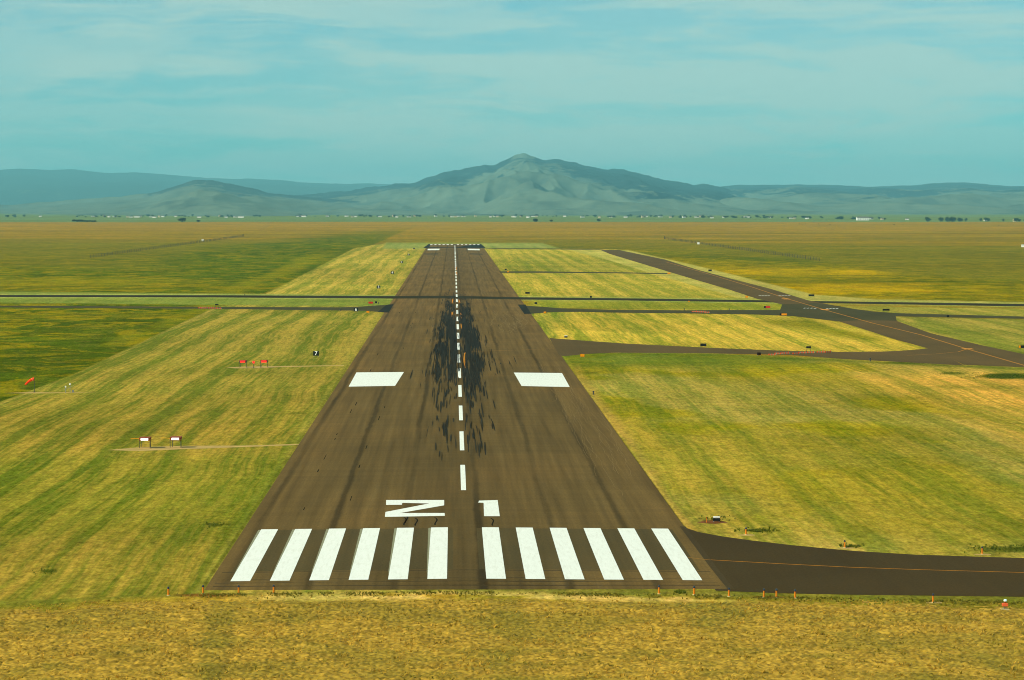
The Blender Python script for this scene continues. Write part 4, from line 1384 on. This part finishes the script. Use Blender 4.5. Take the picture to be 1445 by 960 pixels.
rows = (((1083, 501.4), (1176, 497.8), 8, 'low orange and pale barrier in the row at the middle taxiway', 'barriers across the middle taxiway'),
        ((980, 441.0), (1000, 441.6), 5, 'low orange and pale barrier in the row on the parallel taxiway', 'barriers across the parallel taxiway'),
        ((281, 435.6), (311, 436.0), 6, 'low orange and pale barrier in the row left of the mown strip', 'barriers across the left parallel taxiway'))
bp = None
for a, b_, n, lab, grp in rows:
    for k in range(n):
        u = (k + 0.5) / n
        p = at(a[0] + (b_[0] - a[0]) * u, a[1] + (b_[1] - a[1]) * u)
        q = at(*b_) - at(*a)
        rz = math.atan2(q.y, q.x) * 0.25 + random.uniform(-0.3, 0.3)
        p = p + Vector((random.uniform(-.3, .3), random.uniform(-2, 2), 0.06))
        if bp is None:
            bp = barrier(p, rz, lab, grp)
        else:
            copy_thing(bp, p, lab, rz, grp)
for (px, py), lab in (((1141, 496.6), 'dark post sign leaning over the middle taxiway barriers'), ((306, 434.6), 'dark post sign behind the left taxiway barriers')):
    t = thing('barricade_sign', at(px, py), lab, 'sign')
    b = MB(); b.box((0, 0, 1.05), (1.1, 0.06, 0.42), bev=0.01); b.build('board', M['black'], t)
    for s in (-1, 1):
        l = MB(); l.tube([(s * 0.45, 0.25, 0), (s * 0.35, 0, 1.2)], [0.04, 0.035], 8); l.build('leg', M['dark_steel'], t)

# ------------------------------------------------------------------ fences
def fence(name, pa, pb, n, h, label):
    a, b = at(*pa), at(*pb)
    t = thing(name, a, label, 'fence')
    d = b - a
    post0 = None
    for k in range(n):
        p = d * (k / (n - 1))
        if post0 is None:
            m = MB(); m.tube([(0, 0, 0), (0, 0, h)], [0.19, 0.16], 6)
            post0 = m.build('post', M['wood'], t)
        else:
            c = post0.copy(); COL.objects.link(c); c.parent = t
            c.location = (p.x + random.uniform(-0.2, 0.2), p.y, 0)
            c.rotation_euler = (random.uniform(-0.04, 0.04), random.uniform(-0.04, 0.04), 0)
            c.scale = (1, 1, random.uniform(0.85, 1.15))
    w = MB()
    for z in (0.35, 0.7, 1.05, 1.4, 1.7):
        w.tube([(0, 0, z * h / 1.9), (d.x, d.y, z * h / 1.9)], [0.035, 0.035], 4)
    w.build('wire', M['dark_steel'], t)
    m = MB(); m.tube([(d.x, d.y, 0), (d.x, d.y, h * 1.25)], [0.5, 0.45], 6); m.build('corner_post', M['wood'], t)
    return t


fence('wire_fence', (128, 364.2), (343, 334.2), 90, 2.2, 'post and wire fence running away across the plain left of the runway')
fence('wire_fence', (1156, 368.6), (938, 337.6), 90, 2.2, 'post and wire fence running away across the plain right of the angled taxiway')
for (px, py), lab in (((985.5, 345), 'small white box by the right fence'), ((286, 340.4), 'small white box by the left fence')):
    t = thing('utility_box', at(px, py), lab, 'box')
    b = MB(); b.box((0, 0, 0.9), (1.9, 1.2, 1.8), bev=0.05); b.build('housing', M['white_metal'], t)
    b = MB(); b.box((0, 0, 1.86), (2.1, 1.4, 0.12)); b.build('lid', M['steel'], t)
t = thing('field_shelter', at(1447, 349), 'pale shelter with sloping roof out on the plain at the right picture edge', 'shelter')
b = MB(); b.box((0, 0, 1.0), (6, 3, 2.0)); b.build('wall', M['white_metal'], t)
b = MB(); b.face([(-3.4, -1.8, 2.0), (3.4, -1.8, 2.9), (3.4, 1.8, 2.9), (-3.4, 1.8, 2.0)]); b.face([(-3.4, -1.8, 1.9), (-3.4, 1.8, 1.9), (3.4, 1.8, 2.8), (3.4, -1.8, 2.8)]); b.build('roof', M['white_metal'], t)


# ------------------------------------------------------------------ far valley: houses, trees, shrubs
def leaf_mesh(name, w, d, h, n, cols, seed, trunk=True):
    """A far tree: tapered trunk with limbs and many leaf clumps through the crown volume."""
    rg = random.Random(seed)
    v, f, c = [], [], []
    lobes = [(rg.uniform(-0.25, 0.25) * w, rg.uniform(-0.25, 0.25) * d, h * rg.uniform(0.4, 0.8), rg.uniform(0.22, 0.36)) for _ in range(7)]
    for _ in range(n):
        lx, ly, lz, lr = rg.choice(lobes)
        while True:
            a = [rg.uniform(-1, 1) for _ in range(3)]
            if sum(q * q for q in a) < 1:
                break
        p = Vector((lx + a[0] * lr * w, ly + a[1] * lr * d, min(h, max(h * 0.14, lz + a[2] * lr * h))))
        s = rg.uniform(0.05, 0.11) * (w + h) / 2
        u = Vector((rg.gauss(0, 1), rg.gauss(0, 1), rg.gauss(0, 1))).normalized()
        t = u.orthogonal().normalized()
        q = u.cross(t)
        b = len(v)
        v += [tuple(p + t * s), tuple(p + q * s), tuple(p - t * s), tuple(p - q * s)]
        f.append((b, b + 1, b + 2, b + 3))
        k = rg.uniform(0.7, 1.3)
        col = rg.choice(cols)
        c += [tuple(x * k for x in col) + (1,)] * 4
    if trunk:
        m = MB()
        m.tube([(0, 0, -0.3), (0, 0, h * 0.3), (0.02 * w, 0, h * 0.6)], [0.05 * w, 0.035 * w, 0.015 * w], 6)
        for _ in range(4):
            an = rg.uniform(0, 6.28)
            m.tube([(0, 0, h * rg.uniform(0.25, 0.4)), (math.cos(an) * w * 0.3, math.sin(an) * d * 0.3, h * 0.62)], [0.02 * w, 0.008 * w], 5)
        b = len(v)
        v += m.v
        f += [tuple(b + i for i in q) for q in m.f]
        c += [(0.05, 0.04, 0.03, 1)] * len(m.v)
    me = bpy.data.meshes.new(name)
    me.from_pydata(v, [], f)
    a = me.color_attributes.new('tint', 'FLOAT_COLOR', 'POINT')
    a.data.foreach_set('color', np.array(c, np.float32).ravel())
    me.materials.append(M['tree'])
    return me


TREES = [leaf_mesh('tree', 9, 9, 9, 150, [lin(48, 66, 28), lin(62, 80, 34), lin(36, 52, 24)], s) for s in (1, 2, 3)]
WIDE = [leaf_mesh('tree', 16, 10, 8, 240, [lin(44, 62, 28), lin(58, 74, 32), lin(34, 50, 24)], s) for s in (4, 5)]


def put_obj(name, me, loc, label, cat, group, sc=(1, 1, 1), rz=0.0):
    o = bpy.data.objects.new(name, me)
    COL.objects.link(o)
    o.location = loc
    o.scale = sc
    o.rotation_euler = (0, 0, rz)
    return tag(o, label, cat, group)


def house_mesh(w, d, h, r, wall):
    m = MB()
    m.box((0, 0, h / 2), (w, d, h), 0)
    e = 0.4
    for s in (-1, 1):
        m.face([(-w / 2 - e, s * (d / 2 + e), h - 0.1), (w / 2 + e, s * (d / 2 + e), h - 0.1), (w / 2 + e, 0, h + r), (-w / 2 - e, 0, h + r)], 1)
    for s in (-1, 1):
        m.face([(s * w / 2, -d / 2, h), (s * w / 2, d / 2, h), (s * w / 2, 0, h + r - 0.05)], 0)
    for k in range(max(2, int(w / 4))):
        x = -w / 2 + (k + 0.5) * w / max(2, int(w / 4))
        m.box((x, -d / 2 - 0.03, h * 0.5), (1.1, 0.06, 1.3), 2)
    o = m.build('house', [wall, M['roof'], M['lens']])
    me = o.data
    bpy.data.objects.remove(o)
    return me


wall_w = plain('white_house_wall', (0.80, 0.80, 0.74), 0.7)
wall_c = plain('cream_house_wall', lin(214, 200, 160), 0.7)
HOUSES = [house_mesh(11, 8, 3.2, 2.0, wall_w), house_mesh(15, 8, 3.0, 1.6, wall_w), house_mesh(9, 8, 4.6, 2.2, wall_c), house_mesh(22, 12, 4.6, 2.2, wall_w)]


def zone_of(px):
    return ('left', 'at the foot of the mountain', 'right')[0 if px < 470 else (1 if px < 1040 else 2)]


H_LAB = {0: 'tiny white house in the far valley left of the mountain', 1: 'tiny white house in the far valley below the mountain', 2: 'tiny white house in the far valley right of the mountain'}
T_LAB = {0: 'dark tree in the far town left of the mountain', 1: 'dark tree in the far town below the mountain', 2: 'dark tree in the far town right of the mountain'}
H_GRP = {0: 'far houses left of the mountain', 1: 'far houses below the mountain', 2: 'far houses right of the mountain'}
T_GRP = {0: 'far trees left of the mountain', 1: 'far trees below the mountain', 2: 'far trees right of the mountain'}
zi = lambda px: 0 if px < 470 else (1 if px < 1040 else 2)
base_line = lambda px: np.interp(px, [0, 360, 720, 1000, 1200, 1445], [306.9, 306.8, 306.6, 307.6, 309.8, 312.5])
house_px = [57, 132, 147, 154, 162, 180, 185, 193, 198, 213, 218, 225, 230, 281, 310, 319, 332, 340, 248, 421, 428, 462, 489, 497, 502, 536, 555, 560,
            577, 585, 615, 638, 643, 647, 654, 671, 692, 699, 702, 724, 726, 735, 745, 752, 757, 797, 822, 846, 862, 883, 907, 912, 932, 946, 965, 983, 988, 1005, 1022,
            1054, 1087, 1117, 1121, 1139, 1229, 1245, 1280, 1392, 1432]
for i, px in enumerate(house_px):
    big = px in (193, 340, 428, 1054)
    me = HOUSES[3] if big else HOUSES[i % 3]
    py = base_line(px) + random.uniform(-0.9, 0.7)
    z = zi(px)
    put_obj('house', me, at(px, py, VZ), H_LAB[z], 'house', H_GRP[z], (0.9, 0.9, random.uniform(0.95, 1.25)), random.uniform(-0.4, 0.4))
put_obj('house', HOUSES[3], at(1217, 311.2, VZ), 'brightest white building in the valley right of the mountain, before dark trees', 'house', H_GRP[2], (1.5, 1.3, 1.6), 0.1)
tree_px = []
for lo, hi, n in ((0, 40, 8), (105, 130, 5), (130, 240, 20), (245, 285, 8), (290, 335, 12), (355, 375, 5), (417, 432, 6), (440, 660, 34), (690, 720, 5), (725, 840, 16),
                  (850, 1040, 38), (1045, 1095, 16), (1100, 1190, 16), (1200, 1255, 12)):
    tree_px += [random.uniform(lo, hi) for _ in range(n)]
for i, px in enumerate(tree_px):
    py = base_line(px) + random.uniform(-1.6, 0.3)
    z = zi(px)
    s = random.uniform(0.7, 1.35)
    put_obj('tree', (TREES + WIDE)[i % 5], at(px, py, VZ), T_LAB[z], 'tree', T_GRP[z], (s * 0.9, s, s * random.uniform(0.5, 0.9)), random.uniform(0, 6))
# shelter belts and lone trees on the plain's edge
for i in range(26):
    px = random.uniform(1308, 1360) if i < 14 else random.uniform(1360, 1470)
    s = random.uniform(1.0, 1.5) if i < 14 else random.uniform(0.8, 1.2)
    put_obj('tree', (WIDE + TREES)[i % 5], at(px, 313.2 + random.uniform(-0.4, 0.3), VZ), 'dark tree in the dense shelter belt at the right end of the valley', 'tree', 'shelter belt on the right', (s, s, s), random.uniform(0, 6))
for i in range(9):
    put_obj('tree', WIDE[i % 2], at(105 + i * 3.6, 313.6 + random.uniform(-0.1, 0.1), GZ - 1.0), 'low dark tree in the short row at the left edge of the plain', 'tree', 'short row of trees on the left', (0.7, 0.7, 0.45 if i > 3 else 0.65), i)
for px, py, s, lab in ((257, 313.4, 1.25, 'dark tree standing tallest at the plain edge left of the mountain'), (280, 313.4, 0.6, 'small dark tree at the plain edge right of the tall one'),
                       (755, 313.4, 1.0, 'dark rounded tree at the plain edge under the mountain peak'), (778, 313.0, 0.6, 'low dark tree right of the rounded one under the peak'),
                       (845, 312.6, 0.7, 'low dark tree at the plain edge under the right mountain shoulder')):
    put_obj('tree', WIDE[1], at(px, py, GZ - 1.5), lab, 'tree', None, (s, s, s * 0.9), px)
SHR = leaf_mesh('shrub', 3.6, 2.4, 1.9, 70, [lin(40, 44, 22), lin(56, 56, 28)], 9, trunk=False)
for px, py in ((1128.5, 317.2), (1132, 317.4), (1137, 317.2), (1155.5, 317.2), (1171, 317.6), (1262, 318.2), (1409, 319)):
    put_obj('shrub', SHR, at(px, py, GZ), 'tiny dark shrub out on the golden plain before the valley', 'shrub', 'shrubs out on the plain', (1, 1, 1), px)


# ------------------------------------------------------------------ mountains
def mountain_material(name, forest_lo, forest_hi, grass, forest, seed):
    m, nt, bs, pos = new_mat(name)
    veg = nt.n('ShaderNodeVertexColor', layer_name='veg').outputs['Color']
    sep = nt.n('ShaderNodeSeparateColor')
    nt.put(sep.inputs[0], veg)
    n1 = nt.noise(nt.scale(pos, (0.0022, 0.0008, 0.004)), 1.0, 8, 0.68, 0.6)
    n2 = nt.noise(nt.scale(pos, (0.010, 0.0035, 0.012)), 1.0, 6, 0.72)
    n3 = nt.noise(nt.scale(pos, (0.0040, 0.0006, 0.001)), 1.0, 5, 0.6, 0.8)
    v = nt.math('ADD', sep.outputs[0], nt.math('MULTIPLY', nt.math('SUBTRACT', n1, 0.5), 2.4))
    v = nt.math('ADD', v, nt.math('MULTIPLY', nt.math('SUBTRACT', n2, 0.5), 1.6))
    f = nt.remap(v, forest_lo, forest_hi, 0, 1, True)
    f = nt.math('MULTIPLY', f, nt.remap(n2, 0.25, 0.5, 0.75, 1.0))
    # brush along the draws, bare scree between
    g = nt.mix(nt.remap(n3, 0.50, 0.60, 0, 0.85), grass, tuple(0.5 * (p + q) for p, q in zip(grass, forest)))
    g = nt.mix(nt.remap(n1, 0.52, 0.36, 0, 0.5), g, tuple(1.25 * p for p in grass))
    c = nt.mix(f, g, forest)
    c = vmul(nt, c, nt.remap(n2, 0.3, 0.7, 0.80, 1.20))
    nt.put(bs.inputs['Base Color'], c)
    bs.inputs['Roughness'].default_value = 1.0
    bs.inputs['Specular IOR Level'].default_value = 0.0
    return m


def ridge(name, prof, D, Bd, mat, n_u, n_s, spur, wl, seed, veg_fn, back=0.35, power=1.5, rough=0.0):
    """Terrain between a base line at distance Bd and a skyline surveyed as (photo x, photo y) at distance D."""
    us = np.linspace(prof[0][0], prof[-1][0], n_u)
    sky_y = np.interp(us, [p[0] for p in prof], [p[1] for p in prof])
    ss = np.concatenate([np.linspace(0, 1, n_s), 1 + np.linspace(0.04, back, 8)])
    # round off the surveyed crest points
    step = us[1] - us[0]
    kw = np.exp(-0.5 * (np.arange(-30, 31) * step / 4.5) ** 2)
    sky_y = np.convolve(np.pad(sky_y, 30, mode='edge'), kw / kw.sum(), 'valid')
    U, S = np.meshgrid(us, ss)
    SKY = np.broadcast_to(sky_y, U.shape)
    DD = Bd + (D - Bd) * S
    X = (U - 640) / FPX * DD
    Y = DD
    top = CAM_H + (HOR - SKY) / FPX * D - VZ
    rise = np.where(S <= 1, np.clip(S, 0, 1) ** power, 1 - (S - 1) * 1.4)
    # spurs: ridged folds running down from the crest
    wx = X + 700 * (fbm(X / 2600, Y / 5200, 3, seed + 5) - 0.5)
    r1 = 1 - np.abs(2 * vnoise(wx / wl, Y / (wl * 3.6), seed) - 1)
    r2 = 1 - np.abs(2 * vnoise(wx / (wl * 0.45) + 7, Y / (wl * 1.5), seed + 1) - 1)
    r3 = fbm(X / (wl * 0.3), Y / (wl * 0.6), 4, seed + 2)
    r4 = 1 - np.abs(2 * vnoise(wx / (wl * 0.22) + 3, Y / (wl * 1.1), seed + 6) - 1)
    fold = (r1 - 0.55) * 0.9 + (r2 - 0.5) * 0.6 + (r3 - 0.5) * 0.8 + (r4 - 0.5) * 0.30
    env = np.clip(S, 0, 1) ** 0.7 * np.clip(1.02 - S, 0, 1) ** 0.6 * 1.9
    Z = VZ + top * rise + spur * fold * env * np.clip(top / top.max(), 0.15, 1)
    crest = (fbm(us / 14, us * 0, 4, seed + 3) - 0.5) * rough
    Z = Z + crest[None, :] * np.exp(-((S - 1) / 0.05) ** 2)
    Z = np.where(S == 0, VZ - 2, Z)
    # keep every slope below the surveyed skyline
    lim = CAM_H + (HOR - SKY - 0.4) / FPX * DD
    cap = lim - 40 * (1 - S)
    soft = cap - 30 * np.log1p(np.exp(np.clip((cap - Z) / 30, -30, 30)))
    Z = np.where(S < 0.995, np.where(cap - Z > 600, Z, soft), Z)
    veg = veg_fn(U, np.clip(((Z - CAM_H) / DD * FPX + 11) / (301.5 - SKY), 0, 1), fold, SKY)
    nr, nc = U.shape
    idx = np.arange(nr * nc).reshape(nr, nc)
    quads = np.stack([idx[:-1, :-1], idx[:-1, 1:], idx[1:, 1:], idx[1:, :-1]], -1).reshape(-1, 4)
    me = bpy.data.meshes.new(name)
    me.from_pydata(np.stack([X, Y, Z], -1).reshape(-1, 3).tolist(), [], quads.tolist())
    a = me.color_attributes.new('veg', 'FLOAT_COLOR', 'POINT')
    cc = np.ones((nr * nc, 4), np.float32)
    cc[:, 0] = veg.ravel()
    a.data.foreach_set('color', cc.ravel())
    me.materials.append(mat)
    me.polygons.foreach_set('use_smooth', np.ones(len(quads), bool))
    o = bpy.data.objects.new(name, me)
    COL.objects.link(o)
    o['kind'] = 'structure'
    return o


GRASS_M, FOREST_M = (0.112, 0.155, 0.106), (0.016, 0.036, 0.042)
mm = mountain_material('mountain_cover', 0.44, 0.60, GRASS_M, FOREST_M, 1)
ml = mountain_material('low_hill_cover', 0.44, 0.60, (0.108, 0.150, 0.105), (0.03, 0.055, 0.055), 3)
mf = mountain_material('far_ridge_cover', 0.2, 0.5, (0.10, 0.14, 0.08), (0.03, 0.06, 0.05), 2)

main_prof = [(330, 279), (400, 276), (437, 275), (467, 272), (503, 268), (530, 264), (557, 260.4), (583, 259), (606, 250), (624, 243.5), (642, 241), (649, 241.5), (667, 236),
             (688, 231.5), (695.5, 234), (711, 227), (720, 222.5), (735, 218.6), (748, 220), (769, 225.6), (794, 227), (817, 233), (856, 239.7), (879, 241), (917, 248.6),
             (938, 254.5), (971, 261.5), (997, 261.5), (1012, 264), (1030, 269), (1052, 277), (1075, 286), (1110, 292), (1160, 297)]


def veg_main(U, S, fold, SKY):
    # pines climb from the gullies: low on the long right flank, only near the crest elsewhere
    line = np.interp(U, [330, 560, 620, 690, 725, 745, 790, 850, 930, 1010, 1060, 1160], [0.62, 0.74, 0.66, 0.72, 0.86, 0.88, 0.72, 0.56, 0.42, 0.36, 0.5, 0.8])
    bald = np.exp(-((U - 735) / 14) ** 2) * sstep(0.93, 0.98, S)
    return 0.52 + (S - line) * 2.2 - fold * 0.42 - 0.5 * bald


ridge('mountain', main_prof, 26000, 13500, mm, 620, 190, 170, 800, 3, veg_main, power=1.5, rough=26)

right_prof = [(940, 285), (985, 270), (1025, 264.5), (1060, 263), (1090, 262), (1126, 261), (1165, 263), (1203, 264), (1241, 261.5), (1288, 263.5), (1344, 260.4), (1377, 259.4), (1408, 262.5),
              (1445, 262.7), (1550, 261), (1750, 266), (2000, 262), (2400, 270)]
ridge('hills', right_prof, 33000, 15000, mm, 520, 140, 190, 1100, 17,
      lambda U, S, fold, SKY: 0.52 + (S - 0.62) * 2.0 - fold * 0.55, power=1.5, rough=14)
left_hill = [(-500, 296), (-200, 293), (0, 290), (50, 287), (100, 283), (154, 280), (200, 276), (218, 273), (243, 265), (264, 259), (279, 255.2), (292, 257.6), (307, 258), (320, 261.5), (346, 265),
             (370, 268), (386, 272), (437, 278), (500, 284), (560, 290), (620, 296)]
ridge('hills', left_hill, 21000, 12500, ml, 360, 100, 150, 700, 29,
      lambda U, S, fold, SKY: 0.52 + (S - 0.80) * 2.4 * sstep(190, 240, U) - 0.3 * sstep(240, 190, U) - fold * 0.35, power=1.4, rough=12)
far_prof = [(-900, 238), (-400, 243), (-100, 240), (0, 241), (31, 239), (77, 241), (102, 239), (154, 245), (192, 243.5), (230, 246.6), (282, 250), (328, 253), (358, 252), (411, 255), (432, 258), (462, 258.4),
            (498, 260), (526, 259), (557, 260.5), (640, 266), (760, 276)]
ridge('distant_ridge', far_prof, 47000, 32000, mf, 360, 50, 140, 2600, 41, lambda U, S, fold, SKY: 0.75 - fold * 0.2 + 0 * U, power=0.9, rough=16)

# ------------------------------------------------------------------ valley floor out to the hills
mb = MB()
mb.face([(-30000, 12000, VZ - 1.2), (30000, 12000, VZ - 1.2), (45000, 56000, VZ - 1.2), (-45000, 56000, VZ - 1.2)])
vf = mb.build('valley_floor', plain('valley_grass', lin(126, 132, 66), 1.0, 0.15, 0.0008))
vf['kind'] = 'structure'

# ------------------------------------------------------------------ air
mh = bpy.data.materials.new('haze')
mh.use_nodes = True
ht = NT(mh.node_tree)
ho = ht.n('ShaderNodeOutputMaterial')
pv = ht.n('ShaderNodeVolumePrincipled')
pv.inputs['Color'].default_value = (0.27, 0.76, 0.88, 1)
pv.inputs['Density'].default_value = 3.0e-5
pv.inputs['Anisotropy'].default_value = 0.0
ht.t.links.new(pv.outputs[0], ho.inputs['Volume'])
mb = MB()
mb.box((0, 28500, 335), (110000, 59000, 700))
hz = mb.build('haze', mh)
hz['kind'] = 'stuff'
